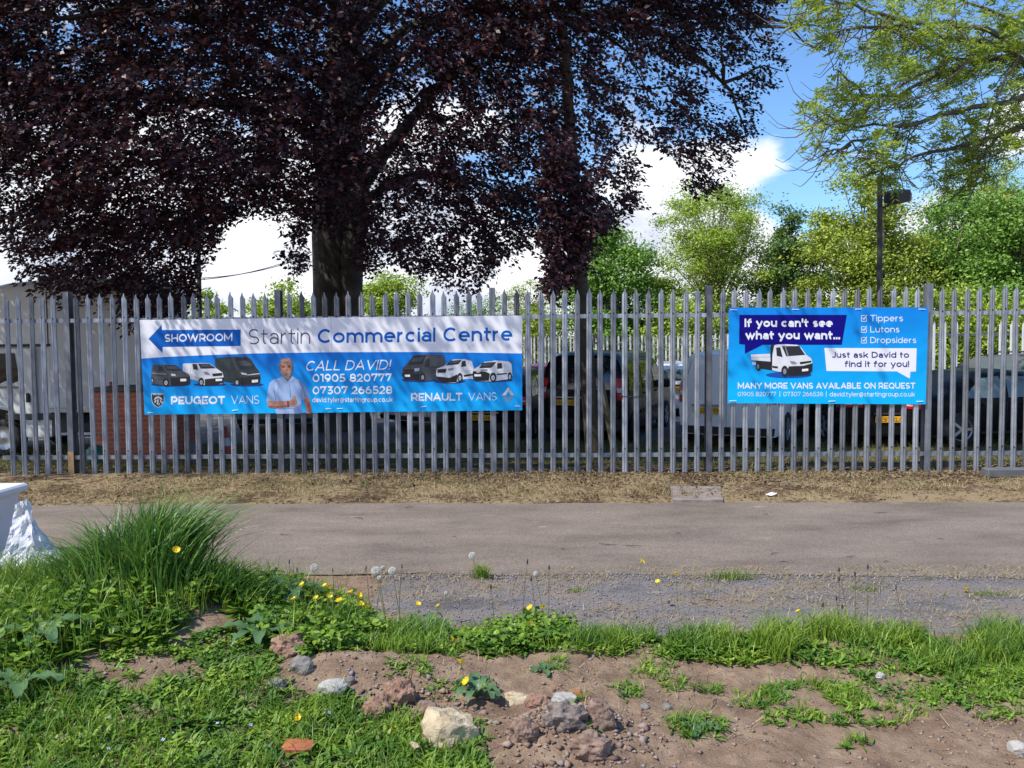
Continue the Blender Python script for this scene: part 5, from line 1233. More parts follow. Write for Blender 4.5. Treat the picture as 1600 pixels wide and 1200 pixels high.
    q = q[nz > .40 + .16 * smooth(-4.0, .8, q[:, 0])]
    px, py = proj(q); q = q[(py < -12)]
    V3, Q3 = leaves(q, rvec(len(q)) + np.array((0, 0, -.4)), rvec(len(q)) + np.array((0, 0, .8)), rng.uniform(.07, .12, len(q)), rng.uniform(.05, .075, len(q)), .12)
    V, Q = cat_vq([(V, Q), (V2, Q2), (V3, Q3)])
    fast('crown', V, Q, BEECH_L, t)
    tw = MB()
    for i in range(0, len(sp), 5):
        a = sp[i] - out[i] * Ls[i] * .9; tw.tube([a, sp[i], sp[i] + out[i] * Ls[i] * .5 + np.array((0, 0, -.09))], [.006, .004, .002], 3, cap=False)
    build('twigs', tw, BARK, t)
beech()

def ash_leaf_set(P, D):                          # pinnate leaves: pairs of leaflets along a stalk
    n = len(P); D = unit(D); Sd = unit(np.cross(D, np.array((0, 0, 1.0)) + rng.normal(size=(n, 3)) * .3)); Up = unit(np.cross(Sd, D))
    L = rng.uniform(.13, .22, n)[:, None]; parts = []
    for k in range(5):
        u = .3 + .7 * k / 4
        q = P + D * L * u - np.array((0, 0, 1.0)) * L * .5 * u * u
        for s in (-1, 1):
            if k == 4 and s == 1: continue
            d = D * (.75 if k < 4 else 1.0) + Sd * s * (1.0 if k < 4 else 0) - np.array((0, 0, .35)) + rng.normal(size=(n, 3)) * .15
            parts.append(leaves(q, d, Up + rng.normal(size=(n, 3)) * .25, (L * .42).ravel(), (L * .13).ravel(), .1))
    return cat_vq(parts)
ASH_L = mat('ash_leaf', (0.12, 0.20, 0.03), 0.45, trans=0.45, island=[(0.16, 0.26, 0.04), (0.28, 0.40, 0.05), (0.40, 0.51, 0.06), (0.50, 0.56, 0.08)])
def ash():
    base = np.array((12.6, 13.0, -.3))
    t = thing('ash_tree', base, 'ash tree reaching in from the right with drooping pale green sprays against blue sky', 'tree')
    m = MB(); top = np.array((11.8, 12.6, 10.0)); m.tube(curve_pts(base, top, .0, 8, .06), [.32, .29, .27, .25, .23, .20, .16, .1], 14); build('trunk', m, BARK2, t)
    lb = MB()
    limbs = [[(1760, 200), (1680, 120), (1600, 75), (1540, 45), (1480, 40), (1400, 30), (1330, 10), (1270, -10)], [(1760, 260), (1660, 150), (1560, 65), (1490, 60), (1440, 48), (1390, 40), (1330, 45), (1300, 52)],
             [(1760, 250), (1660, 120), (1600, 95), (1550, 90), (1480, 95), (1420, 60), (1370, 20)], [(1780, 330), (1680, 230), (1600, 200), (1520, 222), (1460, 236), (1400, 256), (1360, 270)],
             [(1780, 300), (1680, 190), (1600, 155), (1520, 165), (1440, 190), (1390, 200), (1330, 225), (1290, 238)], [(1760, 220), (1650, 120), (1590, 90), (1530, 96), (1470, 112), (1400, 150), (1350, 150), (1310, 110)],
             [(1760, 100), (1660, 0), (1580, -60), (1480, -80), (1380, -60), (1300, -20), (1240, 40)], [(1790, 360), (1700, 260), (1620, 180), (1560, 215), (1520, 260), (1500, 300)],
             [(1780, 180), (1660, 60), (1600, 40), (1540, 10), (1460, -20)], [(1600, 75), (1560, 140), (1540, 200), (1538, 250), (1520, 300)], [(1540, 60), (1500, 110), (1440, 150), (1380, 165)],
             [(1480, 95), (1410, 130), (1345, 180), (1290, 195), (1275, 175)], [(1390, 200), (1320, 195), (1280, 175), (1262, 160)], [(1330, 225), (1300, 240), (1280, 225), (1270, 200)]]
    ends = []
    for k, l in enumerate(limbs):
        n = len(l); Y1 = 10.0 + rng.uniform(0, 2.8); Y0 = 12.8 if k < 9 else 11.6
        q = [U(x, y, Y0 + (Y1 - Y0) * i / (n - 1)) for i, (x, y) in enumerate(l)]
        r0 = (.062 if k < 9 else .022)
        qq = []
        for a, b in zip(q, q[1:]):
            for u in (0, .33, .66): qq.append(a * (1 - u) + b * u + rng.normal(size=3) * .02)
        qq.append(q[-1]); nn = len(qq)
        lb.tube(qq, [max(.008, r0 * (1 - .85 * i / (nn - 1))) for i in range(nn)], 7)
        for i in range(4, nn, 1):
            for s in range(3 if k < 9 else 2):
                d = rng.normal(size=3) * np.array((.45, .5, .25)) + np.array((-.28, 0, -.12)); Lh = rng.uniform(.35, .9)
                d = d / np.linalg.norm(d) * Lh
                e = qq[i] + d; pts = curve_pts(qq[i], e, -.18 * Lh, 6, .015); pts[-1] = pts[-1] + np.array((0, 0, .10 * Lh)); pts[-2] = pts[-2] + np.array((0, 0, .02))
                lb.tube(pts, [.009, .008, .007, .006, .004, .003], 4, cap=False)
                if rng.random() < .42: continue
                ends += [(pts[j], pts[min(j + 1, 5)] - pts[max(j - 1, 0)]) for j in (3, 4, 5, 5, 5, 5)]
    build('branches', lb, BARK2, t)
    # outline of the visible sprays, kept loose
    outline = [(1236, -200), (1238, 36), (1246, 50), (1275, 86), (1300, 96), (1300, 130), (1270, 150), (1252, 165), (1262, 200), (1258, 240), (1300, 262), (1330, 250), (1350, 300), (1420, 290), (1500, 310), (1640, 330), (2100, 400), (2100, -200)]
    P = []; D = []
    for p, d in ends:
        for s in range(3):
            P.append(p + rng.normal(size=3) * .05); D.append(unit(d) * .6 + rng.normal(size=3) * np.array((.8, .8, .45)) + np.array((0, 0, .15)))
    P = np.array(P); D = np.array(D); px, py = proj(P); ok = inpoly(px, py, outline); P, D = P[ok], D[ok]
    idx = rng.permutation(len(P))[:7800]
    V, Q = ash_leaf_set(P[idx], D[idx])
    fast('crown', V, Q, ASH_L, t)
ash()

LEAFS = {
    'lime': mat('lime_leaf', (.1, .2, .03), .5, trans=.35, island=[(.15, .25, .03), (.26, .39, .04), (.38, .50, .05), (.48, .56, .08)]),
    'green': mat('mid_green_leaf', (.06, .15, .03), .5, trans=.3, island=[(.075, .17, .025), (.13, .27, .035), (.20, .37, .05), (.29, .45, .07)]),
    'dark': mat('deep_green_leaf', (.04, .09, .03), .5, trans=.28, island=[(.045, .11, .03), (.085, .17, .04), (.14, .25, .055), (.21, .33, .08)]),
    'olive': mat('yellow_green_leaf', (.14, .18, .03), .5, trans=.33, island=[(.14, .19, .02), (.24, .32, .03), (.36, .45, .045), (.46, .52, .07)]),
}
def tree(name, label, cat, px, ytop, wpx, Y, leaf, n=5000, bark=BARK3, base_frac=.18, stems=3, size=.16, ybot=None, clumps=60, spread=.16, airy=False, group=None):
    c = U(px, 600, Y); top = U(px, ytop, Y)[2]; gz = -.3; h = top - gz
    hw = wpx / 2 * Y / FPX; zlo = gz + h * base_frac if ybot is None else U(px, ybot, Y)[2]
    t = thing(name, (c[0], Y, gz), label, cat, group)
    m = MB()
    cz = (zlo + top) / 2; hz = (top - zlo) / 2
    cc = unit(rng.normal(size=(clumps, 3))) * (rng.random((clumps, 1)) ** .42)
    cc[:, 0] *= 1 - .25 * np.clip(cc[:, 2], -1, 1)
    cen = cc * np.array((hw, hw * .85, hz)) + np.array((c[0], Y, cz))
    for s in range(stems):
        bx = np.array((c[0] + rng.normal() * .12 * stems, Y + rng.normal() * .1, gz - .05)); tx = np.array((c[0] + rng.normal() * hw * .35, Y + rng.normal() * hw * .3, gz + h * rng.uniform(.78, .94)))
        m.tube(curve_pts(bx, tx, 0, 7, .06), [h * .012, h * .011, h * .0095, h * .008, h * .006, h * .004, h * .0015], 6, cap=False)
    build('trunk', m, bark, t)
    b = MB()
    for i in range(clumps):
        e = cen[i]; u = np.clip((e[2] - gz) / h * .72, .15, .85); s = np.array((c[0] + (e[0] - c[0]) * .15, Y + (e[1] - Y) * .15, gz + h * u * .9)); b.tube(curve_pts(s, e, .04 * h, 5, .04), [h * .0032, h * .0026, h * .002, h * .0014, h * .0007], 4, cap=False)
    build('branches', b, bark, t)
    n = int(n * 4.4); size *= .72
    clumps_ = clumps
    k = n // clumps; rad = spread * (hw + hz)
    off = rng.normal(size=(clumps, k, 3)) * np.array((1, 1, .55)) * rad * rng.uniform(.4, 1.0, (clumps, 1, 1)) * .62
    P = (cen[:, None, :] + off).reshape(-1, 3)
    N_ = unit(off.reshape(-1, 3)) * .9 + rvec(len(P)) * .75 + np.array((0, 0, .35))
    D_ = rvec(len(P)) * np.array((1, 1, .7)) + np.array((0, 0, -.15))
    sz = rng.uniform(.6, 1.2, len(P)) * size
    V, Q = leaves(P, D_, N_, sz, sz * (.34 if airy else .55), .1)
    fast('crown', V, Q, LEAFS[leaf], t)
    return t
tree('bush', 'low lime bush above the banner beside the slim column', 'bush', 322, 452, 90, 32, 'lime', 2600, size=.2, base_frac=.05, clumps=40)
tree('bush', 'rounded lime bush showing above the banner just left of the beech trunk', 'bush', 445, 432, 120, 32, 'lime', 3600, size=.2, base_frac=.05)
tree('bush', 'rounded lime bush showing above the banner just right of the beech trunk', 'bush', 612, 424, 130, 33, 'lime', 4200, size=.2, base_frac=.05)
tree('young_tree', 'sparse young tree with upright stems above the right half of the long banner', 'tree', 752, 444, 130, 36, 'green', 2600, size=.18, base_frac=.1, airy=True)
tree('young_tree', 'thin pale green young tree left of the leaning pole', 'tree', 832, 428, 110, 36, 'olive', 2200, size=.18, base_frac=.1, airy=True)
tree('maple_tree', 'leafy mid green tree right behind the cable coil pole', 'tree', 952, 352, 150, 32, 'green', 6500, size=.22, base_frac=.1)
tree('young_tree', 'short olive young tree between the pole and the tall airy tree', 'tree', 1025, 425, 110, 33, 'lime', 3200, size=.2, base_frac=.1)
tree('birch_tree', 'tall airy yellow-green tree with pale stems in the middle of the skyline', 'tree', 1118, 272, 235, 34, 'lime', 8800, size=.21, base_frac=.22, stems=7, airy=True, clumps=110, spread=.12)
tree('young_tree', 'slender upright dark sapling beside the tall airy tree', 'tree', 1228, 296, 52, 32, 'dark', 1800, size=.2, base_frac=.3, stems=1, clumps=34, spread=.14)
tree('young_tree', 'darker bushy tree in the gap under the white cloud', 'tree', 1245, 345, 125, 34, 'dark', 4600, size=.22, base_frac=.15, stems=4)
tree('field_maple', 'yellow-green tree behind the floodlight post', 'tree', 1352, 262, 200, 28, 'olive', 9000, size=.18, base_frac=.16, stems=5, bark=BARK2, clumps=110, spread=.13)
tree('maple_tree', 'dense mid green tree right of the floodlight post', 'tree', 1482, 300, 170, 29, 'green', 9000, size=.19, base_frac=.1, stems=4, clumps=90)
tree('maple_tree', 'dense dark green tree at the right edge of the photo', 'tree', 1590, 285, 190, 27, 'green', 9000, size=.19, base_frac=.08, stems=3, clumps=90)
tree('young_tree', 'pale green tree seen through the ash sprays at top right', 'tree', 1545, 235, 190, 36, 'lime', 5000, size=.22, base_frac=.3, stems=4, airy=True)
for k, (px, yt, w, Y, lf, lab) in enumerate(((835, 478, 150, 34, 'olive', 'bramble thicket behind the far fence, left of the leaning pole'), (955, 470, 170, 34, 'green', 'green thicket behind the far fence, at the leaning pole'), (1075, 468, 170, 31, 'lime', 'lime thicket behind the far fence, above the black and white vans'),
    (1200, 470, 190, 30, 'dark', 'dark thicket behind the left half of the smaller banner'), (1330, 462, 190, 26, 'olive', 'yellow-green thicket behind the right half of the smaller banner'), (1480, 440, 190, 22.5, 'lime', 'leafy lime hedge behind the right far fence, beside the banner'), (1610, 440, 190, 22, 'lime', 'leafy lime hedge behind the right far fence, at the photo edge'))):
    tree('hedge_bush', lab, 'bush', px, yt, w, Y, lf, 3800, size=.17, base_frac=.0, stems=4, clumps=70, spread=.18)

# ------------------------------------------------------------------ foreground plants
GR = mat('grass_blade', (.05, .13, .02), .45, trans=.35, island=[(.09, .18, .02), (.15, .28, .03), (.23, .37, .045), (.33, .43, .07)])
GRD = mat('deep_grass_blade', (.03, .1, .02), .4, trans=.3, island=[(.04, .115, .02), (.07, .18, .028), (.11, .25, .045), (.15, .28, .07)])
WEED = mat('weed_leaf', (.05, .13, .02), .5, trans=.3, island=[(.075, .16, .018), (.13, .25, .025), (.20, .34, .035), (.29, .41, .055)])
def patch_tone(m, sc, dark, light):              # plants of different kinds stand in patches of their own green
    N = m.node_tree.nodes; L = m.node_tree.links
    g = N.new('ShaderNodeNewGeometry'); n = N.new('ShaderNodeTexNoise'); n.inputs['Scale'].default_value = sc; n.inputs['Detail'].default_value = 3; L.new(g.outputs['Position'], n.inputs[0])
    r = N.new('ShaderNodeValToRGB'); r.color_ramp.elements[0].position = .36; r.color_ramp.elements[0].color = (*dark, 1); r.color_ramp.elements[1].position = .62; r.color_ramp.elements[1].color = (*light, 1); L.new(n.outputs[0], r.inputs[0])
    for nd in list(N):
        if nd.type in ('BSDF_PRINCIPLED', 'BSDF_TRANSLUCENT'):
            i = nd.inputs[0]; src = i.links[0].from_socket
            x = N.new('ShaderNodeMix'); x.data_type = 'RGBA'; x.blend_type = 'MULTIPLY'; x.inputs['Factor'].default_value = 1; L.new(src, x.inputs['A']); L.new(r.outputs[0], x.inputs['B']); L.new(x.outputs['Result'], i)
patch_tone(WEED, 5.0, (.42, .58, .62), (1.12, 1.06, .95)); patch_tone(GR, 4.0, (.55, .68, .7), (1.15, 1.06, .95)); patch_tone(GRD, 6.0, (.7, .8, .8), (1.5, 1.25, 1.0))
STRAW = mat('dry_straw', (.3, .23, .1), .8, trans=.2, island=[(.20, .14, .065), (.33, .25, .12), (.46, .37, .20), (.19, .19, .06)])
STRAWD = mat('dead_leaf_litter', (.12, .07, .04), .85, island=[(.05, .03, .018), (.10, .06, .032), (.17, .11, .06), (.24, .18, .1)])
DRYG = mat('yellow_green_blade', (.15, .17, .04), .6, trans=.3, island=[(.10, .12, .025), (.16, .18, .04), (.22, .22, .07), (.28, .23, .10)])
ZL = [(-80, 905), (90, 895), (310, 900), (440, 925), (565, 962), (600, 1010), (500, 1035), (440, 1052), (390, 1000), (330, 1000), (260, 1040), (150, 1060), (60, 1090), (-80, 1100)]
STRIP = [(560, 968), (700, 984), (800, 986), (880, 1008), (1000, 1012), (1160, 1008), (1200, 996), (1420, 996), (1480, 1022), (1560, 1004), (1680, 1006), (1680, 1060), (1450, 1062), (1300, 1050), (1150, 1046), (1000, 1034), (850, 1030), (720, 1040), (600, 1035), (520, 1050)]
LOWL = [(-80, 1095), (130, 1085), (250, 1110), (300, 1085), (420, 1075), (470, 1100), (570, 1100), (660, 1135), (740, 1180), (790, 1260), (-80, 1260)]
RLOW = [(1150, 1085), (1260, 1070), (1440, 1045), (1680, 1055), (1680, 1100), (1560, 1105), (1420, 1140), (1290, 1142), (1170, 1112)]
def weeds(pts, hmin, hmax, size, k=3):           # three-lobed leaves held on short stalks
    n = len(pts); P = []; D = []; N_ = []; L = []
    z = rng.uniform(hmin, hmax, n) * (.35 + .65 * rng.random(n)); sz = rng.uniform(.6, 1.3, n) * size
    az = rng.uniform(0, 2 * math.pi, n); tilt = rng.normal(size=(n, 3)) * .35 + np.array((0, 0, 1.0))
    c = pts + np.column_stack([np.cos(az) * .01, np.sin(az) * .01, z])
    for j in range(k):
        a = az + (j - (k - 1) / 2) * 1.0
        P.append(c); D.append(np.column_stack([np.cos(a), np.sin(a), rng.normal(0, .25, n)])); N_.append(tilt); L.append(sz)
    L = np.concatenate(L)
    return leaves6(np.concatenate(P), np.concatenate(D), np.concatenate(N_), L, L * .72, .2)
def patchy(pts, thr, sc=7, s=3):
    v = noise2(pts[:, 0] * sc, pts[:, 1] * sc, s) * .65 + noise2(pts[:, 0] * sc * 2.7, pts[:, 1] * sc * 2.7, s + 1) * .35
    return pts[v > thr]
def small_patch(px, py, rx, ry): return [(px + rx * math.cos(a), py + ry * math.sin(a)) for a in np.linspace(0, 2 * math.pi, 12, endpoint=False)]
PATCHES = [(1088, 1145, 50, 22), (868, 1050, 26, 10), (1018, 1052, 34, 14), (982, 1088, 26, 14), (1108, 1080, 28, 10), (1050, 1075, 20, 14), (1190, 1100, 45, 16), (900, 1100, 14, 8), (1335, 1168, 22, 10), (885, 1128, 10, 8), (640, 1068, 40, 18), (700, 1090, 30, 14), (1580, 1120, 60, 14), (730, 1160, 40, 30), (1240, 1130, 60, 14), (930, 1170, 10, 8)]
def plants():
    W_ = []; Gp = []
    def lances(pts, l0, l1, wr=.24, k=5):        # small rosettes of lance-shaped leaves
        n = len(pts); out = []
        for j in range(k):
            a = rng.uniform(0, 6.28, n); up = rng.uniform(.35, 1.5, n); L_ = rng.uniform(l0, l1, n)
            out.append(leaves6(pts + rng.normal(size=(n, 3)) * np.array((.008, .008, .0)), np.column_stack([np.cos(a), np.sin(a), up]), np.column_stack([-np.cos(a) * up, -np.sin(a) * up, np.ones(n)]), L_, L_ * wr, .35))
        return cat_vq(out)
    W_.append(weeds(patchy(scatter(ZL, 3200), .24), .02, .17, .040)); W_.append(weeds(patchy(scatter(STRIP, 1500), .42), .01, .06, .019)); W_.append(weeds(patchy(scatter(LOWL, 2000), .40), .008, .05, .019)); W_.append(weeds(patchy(scatter(RLOW, 1300), .50), .006, .04, .016))
    W_.append(weeds(patchy(scatter([(150, 1060), (260, 1035), (400, 1005), (440, 1060), (420, 1085), (250, 1112)], 800), .42), .006, .04, .022))
    for p in PATCHES: W_.append(lances(scatter(small_patch(*p), int(p[2] * p[3] * .05)), .02, .05))
    # leafy mats on the bank behind the stones
    W_.append(weeds(scatter([(420, 1010), (470, 950), (560, 950), (600, 1000), (560, 1040), (470, 1060)], 900), .03, .14, .04)); W_.append(weeds(scatter([(760, 985), (830, 965), (900, 985), (890, 1025), (780, 1030)], 700), .02, .11, .032))
    W_.append(lances(patchy(scatter(LOWL, 1900), .38, 6, 50), .025, .075)); W_.append(lances(patchy(scatter(ZL, 1300), .26, 6, 51), .06, .16)); W_.append(lances(patchy(scatter(STRIP, 2300), .46, 6, 52), .03, .08)); W_.append(lances(patchy(scatter(RLOW, 1300), .48, 6, 53), .02, .05))
    W_.append(lances(patchy(scatter([(150, 1060), (260, 1035), (400, 1005), (440, 1060), (420, 1085), (250, 1112)], 420), .40), .03, .06))
    V, Q = cat_vq(W_)
    o = fast('weeds', V, Q, WEED); tag(o, 'low leafy weeds covering the bank in the foreground', 'weeds', kind='stuff')
    def bl(pts, h0, h1, w, lean=.35): n = len(pts); return blades(pts, rng.uniform(h0, h1, n), rng.normal(size=(n, 3)) * np.array((lean, lean, .0)) + np.array((.08, 0, 0)), w)
    Gp.append(bl(patchy(scatter(STRIP, 4600), .50, 5, 8), .02, .13, .005)); Gp.append(bl(patchy(scatter(ZL, 4800), .26, 5, 8), .08, .30, .006)); Gp.append(bl(patchy(scatter(LOWL, 5400), .38, 6, 9), .03, .12, .006)); Gp.append(bl(patchy(scatter(RLOW, 2600), .45, 6, 9), .02, .08, .004))
    for (x, y, rx, ry, n, h) in ((1215, 1020, 40, 22, 700, .20), (1570, 1025, 60, 25, 900, .20), (1300, 1000, 50, 14, 500, .20), (1480, 1040, 60, 18, 400, .14), (640, 1000, 60, 18, 600, .16), (950, 1010, 80, 16, 900, .12), (1100, 1015, 60, 16, 700, .14), (1380, 1010, 70, 14, 600, .14), (620, 1030, 60, 14, 500, .12)):
        Gp.append(bl(scatter(small_patch(x, y, rx, ry), n), h * .4, h, .006))
    for p in PATCHES[:9]: Gp.append(bl(scatter(small_patch(*p), int(p[2] * p[3] * .16)), .02, .07, .004, .7))
    V, Q = cat_vq(Gp); tag(fast('grass', V, Q, GR), 'short green grass along the foreground bank', 'grass', kind='stuff')
    # dry grass on the verge in front of the fence, and under and behind it
    ve = []; lit = []
    q = rng.uniform((-8.4, 7.78), (8.4, 9.9), (30000, 2)); q = q[noise2(q[:, 0] * 1.1, q[:, 1] * 1.9, 3) * .6 + noise2(q[:, 0] * 5, q[:, 1] * 5, 4) * .4 > .42 + .10 * smooth(8.6, 9.5, q[:, 1])]
    P = np.column_stack([q, hgt(q[:, 0], q[:, 1]) - .004]); ve.append(blades(P, rng.uniform(.02, .075, len(P)), rng.normal(size=(len(P), 3)) * np.array((.9, .9, 0)), .006, 2, .9))
    V, Q = cat_vq(ve); tag(fast('dry_grass', V, Q, STRAW), 'dry straw coloured grass on the verge before the fence', 'grass', kind='stuff')
    q = np.concatenate([rng.uniform((-8.4, 7.76), (8.4, 13.6), (15000, 2)), np.column_stack([rng.uniform(-2, 8.4, 9000), rng.normal(9.15, .35, 9000)])]); P = np.column_stack([q, hgt(q[:, 0], q[:, 1]) + .006]); n = len(P)
    D = rvec(n) * np.array((1, 1, .3)); sz = rng.uniform(.02, .055, n); V, Q = leaves(P, D, rvec(n) * .6 + np.array((0, 0, 1.0)), sz, sz * .6, .15); tag(fast('leaf_litter', V, Q, STRAWD), 'brown leaf litter scattered under the fence', 'leaf litter', kind='stuff')
    q = rng.uniform((-9.5, 8.0), (10, 15.2), (42000, 2)); nz = noise2(q[:, 0] * 1.3, q[:, 1] * 1.6, 14) * .6 + noise2(q[:, 0] * 4, q[:, 1] * 4, 15) * .4
    keep = np.where(q[:, 1] < 10, nz > .565, np.where(q[:, 1] < 12.6, nz > .46, nz > .30)); q = q[keep]
    P = np.column_stack([q, hgt(q[:, 0], q[:, 1]) - .004]); h = rng.uniform(.03, .10, len(P)) * np.where(P[:, 1] > 13, 1.7, 1.0)
    V, Q = blades(P, h, rng.normal(size=(len(P), 3)) * np.array((.5, .5, 0)), .007, 2, .5); tag(fast('yard_grass', V, Q, DRYG), 'rough yellow-green grass behind the fence', 'grass', kind='stuff')
    # straw and bits on the gravel
    q = rng.uniform((-1.2, 4.2), (4.6, 5.4), (6500, 2)); nz = noise2(q[:, 0] * 2.5, q[:, 1] * 4, 24) * .6 + noise2(q[:, 0] * 8, q[:, 1] * 8, 25) * .4; q = q[(nz > .54) | (q[:, 1] - PATH_N(q[:, 0]) > -.12) & (nz > .40)]
    P = np.column_stack([q, 0 * q[:, 0] + .008]); V, Q = blades(P, rng.uniform(.03, .09, len(P)), np.column_stack([rng.normal(size=(len(P), 2)) * 1.2, 0 * q[:, 0] - .95]), .004, 2, .2)
    q2 = rng.uniform((-1.4, 3.0), (3.4, 4.0), (420, 2)); P2 = np.column_stack([q2, hgt(q2[:, 0], q2[:, 1]) + .012]); V2, Q2 = blades(P2, rng.uniform(.03, .11, len(P2)), np.column_stack([rng.normal(size=(len(P2), 2)) * 1.2, 0 * q2[:, 0] - .98]), .004, 2, .2)
    V, Q = cat_vq([(V, Q), (V2, Q2)]); tag(fast('straw', V, Q, STRAW), 'loose straw lying on the gravel and bare soil', 'straw', kind='stuff')
    # loose stones: gravel and soil crumbs
    def crumbs(q, z, s0, s1):
        n = len(q); s = (s0 + (s1 - s0) * rng.random(n) ** 3)[:, None]; c = np.column_stack([q, z])
        base = np.array([(1, 0, 0), (-1, 0, 0), (0, 1, 0), (0, -1, 0), (0, 0, .8), (0, 0, -.8)], float); tri = np.array([(0, 2, 4), (2, 1, 4), (1, 3, 4), (3, 0, 4), (2, 0, 5), (1, 2, 5), (3, 1, 5), (0, 3, 5)])
        V = (c[:, None, :] + base[None] * s[:, :, None] * rng.uniform(.35, 1.4, (n, 6, 3)) * np.array((1, 1, .7))).reshape(-1, 3); Q = (np.arange(n)[:, None, None] * 6 + tri[None]).reshape(-1, 3); return V, Q
    q = rng.uniform((-1.0, 4.15), (4.8, 5.3), (9000, 2)); V, Q = crumbs(q, 0 * q[:, 0] + .003, .004, .010)
    q = np.column_stack([rng.uniform(-1.0, 4.8, 3000), np.zeros(3000)]); q[:, 1] = PATH_N(q[:, 0]) + rng.normal(-.03, .05, 3000); V2, Q2 = crumbs(q, 0 * q[:, 0] + .006, .004, .012); V, Q = cat_vq([(V, Q), (V2, Q2)])
    tag(fast('gravel', V, Q, mat('gravel_stone', (.2, .19, .19), .9, island=[(.09, .08, .08), (.17, .155, .155), (.24, .215, .205), (.33, .29, .26)])), 'loose grey gravel at the near edge of the path', 'gravel', kind='stuff')
    q = rng.uniform((-2.6, 2.6), (3.3, 4.1), (7000, 2)); q = q[noise2(q[:, 0] * 4, q[:, 1] * 4, 44) > .35]; V, Q = crumbs(q, hgt(q[:, 0], q[:, 1]) + .002, .004, .014)
    q = np.column_stack([rng.normal(.22, .16, 600), rng.normal(3.0, .12, 600)]); q3 = np.column_stack([rng.normal(-.5, .22, 330), rng.normal(3.35, .12, 330)]); q = np.concatenate([q, q3]); V2, Q2 = crumbs(q, hgt(q[:, 0], q[:, 1]) + .006, .006, .026); V, Q = cat_vq([(V, Q), (V2, Q2)])
    tag(fast('soil_crumbs', V, Q, mat('soil_crumb', (.17, .1, .07), .95, island=[(.12, .08, .06), (.22, .145, .11), (.31, .22, .17), (.20, .18, .175)])), 'crumbs of reddish soil on the bare foreground', 'soil', kind='stuff')
plants()
def tall_grass():
    c = (-2.12, 4.35)
    t = thing('grass_clump', (c[0], c[1], float(hgt(*c))), 'tall dark green tussock of long grass at the left beside the path', 'grass clump')
    n = 2300; kk = rng.integers(0, 9, n); tc_ = rng.normal(size=(9, 2)) * np.array((.25, .12)); hk = rng.uniform(.75, 1.12, 9); lk = rng.normal(size=(9, 3)) * np.array((.22, .15, 0)); q = np.column_stack([c[0] + tc_[kk, 0] + rng.normal(0, .09, n), c[1] + tc_[kk, 1] + rng.normal(0, .07, n)]); P = np.column_stack([q, hgt(q[:, 0], q[:, 1]) - .01])
    H = rng.uniform(.25, .60, n) * np.clip(1.15 - ((q[:, 0] - c[0]) / .75) ** 2, .45, 1.1) * hk[kk]
    lean = rng.normal(size=(n, 3)) * np.array((.26, .26, 0)) + np.column_stack([(q[:, 0] - c[0]) * .5 + .10, (q[:, 1] - c[1]) * .4, 0 * H]) + lk[kk]
    V, Q = blades(P, H, lean, rng.uniform(.009, .017, n), 4, .6); fast('blades', V, Q, GRD, t)
    for cx, cy, sx, n, h, lab in ((-2.95, 4.5, .30, 1500, .42, 'thinner grass clump at the left edge in front of the white barrier'),):
        t2 = thing('grass_clump', (cx, cy, float(hgt(cx, cy))), lab, 'grass clump'); q = np.column_stack([rng.normal(cx, sx, n), rng.normal(cy, .14, n)]); P = np.column_stack([q, hgt(q[:, 0], q[:, 1]) - .01])
        V, Q = blades(P, rng.uniform(.4, 1, n) * h, rng.normal(size=(n, 3)) * np.array((.3, .3, 0)), .007, 4, .5); fast('blades', V, Q, GR, t2)
    for (px, py, n, h, r, lab) in ((1345, 922, 70, .05, .07, 'low yellowish grass tuft on the gravel below the plantain stalk heads'), (1535, 930, 90, .05, .09, 'low yellowish grass tuft on the gravel near the far right buttercup'), (900, 925, 40, .05, .04, 'tiny grass tuft on the gravel left of the gravel buttercups'), (752, 903, 160, .15, .03, 'small grass tuft on the path edge beside a dandelion clock'), (1138, 905, 150, .10, .07, 'small spreading grass tuft on the path edge right of the buttercups')):
        g = G(px, py); t3 = thing('grass_tuft', (g[0], g[1], 0), lab, 'grass tuft'); q = np.column_stack([rng.normal(g[0], r, n), rng.normal(g[1], .02, n)]); P = np.column_stack([q, 0 * q[:, 0]]); V, Q = blades(P, rng.uniform(.4, 1, n) * h, rng.normal(size=(n, 3)) * np.array((.35, .3, 0)), .005, 3, .5); fast('blades', V, Q, GR, t3)
tall_grass()
DOCK = mat('dock_leaf', (.07, .15, .06), .42, trans=.2, var=(.11, .2, .085), scale=14, bump=.4, bscale=18)
def dock(px, py, n, L, label, up=.5, Y=None):
    g = G(px, py); z = float(hgt(g[0], g[1])); t = thing('dock_plant', (g[0], g[1], z), label, 'plant'); az0 = rng.uniform(0, 6.3)
    for k in range(n):
        a = az0 + 2 * math.pi * k / n + rng.normal() * .25; d = np.array((math.cos(a), math.sin(a), 0)); s = np.array((-d[1], d[0], 0)); l = L * rng.uniform(.75, 1.1); rows = []
        for i in range(9):
            u = i / 8; w = l * .17 * math.sin(math.pi * min(1, (u * .92 + .08))) ** .75 * (1 if u > .12 else .3); rise = up * l * (1.35 * u - 1.15 * u * u)
            c = np.array((0, 0, .01)) + d * l * u + np.array((0, 0, rise)); rows.append([c + s * w * f + np.array((0, 0, (abs(f) * .25 * w) + .012 * math.sin(u * 22 + f * 2) * abs(f))) for f in (-1, -.5, 0, .5, 1)])
        m = MB(); m.grid(rows); build('leaf', m, DOCK, t, world=False)
dock(58, 1055, 6, .25, 'broad dock plant at the left edge with a pale curled leaf', .9)
dock(405, 1020, 8, .24, 'dock plant with long leaves on the bank beside the tussock', .8)
dock(30, 1110, 5, .20, 'dock plant with dark leaves low at the left edge', .4)
dock(455, 965, 7, .22, 'thistle-like leafy plant standing behind the dock on the bank', 1.3)
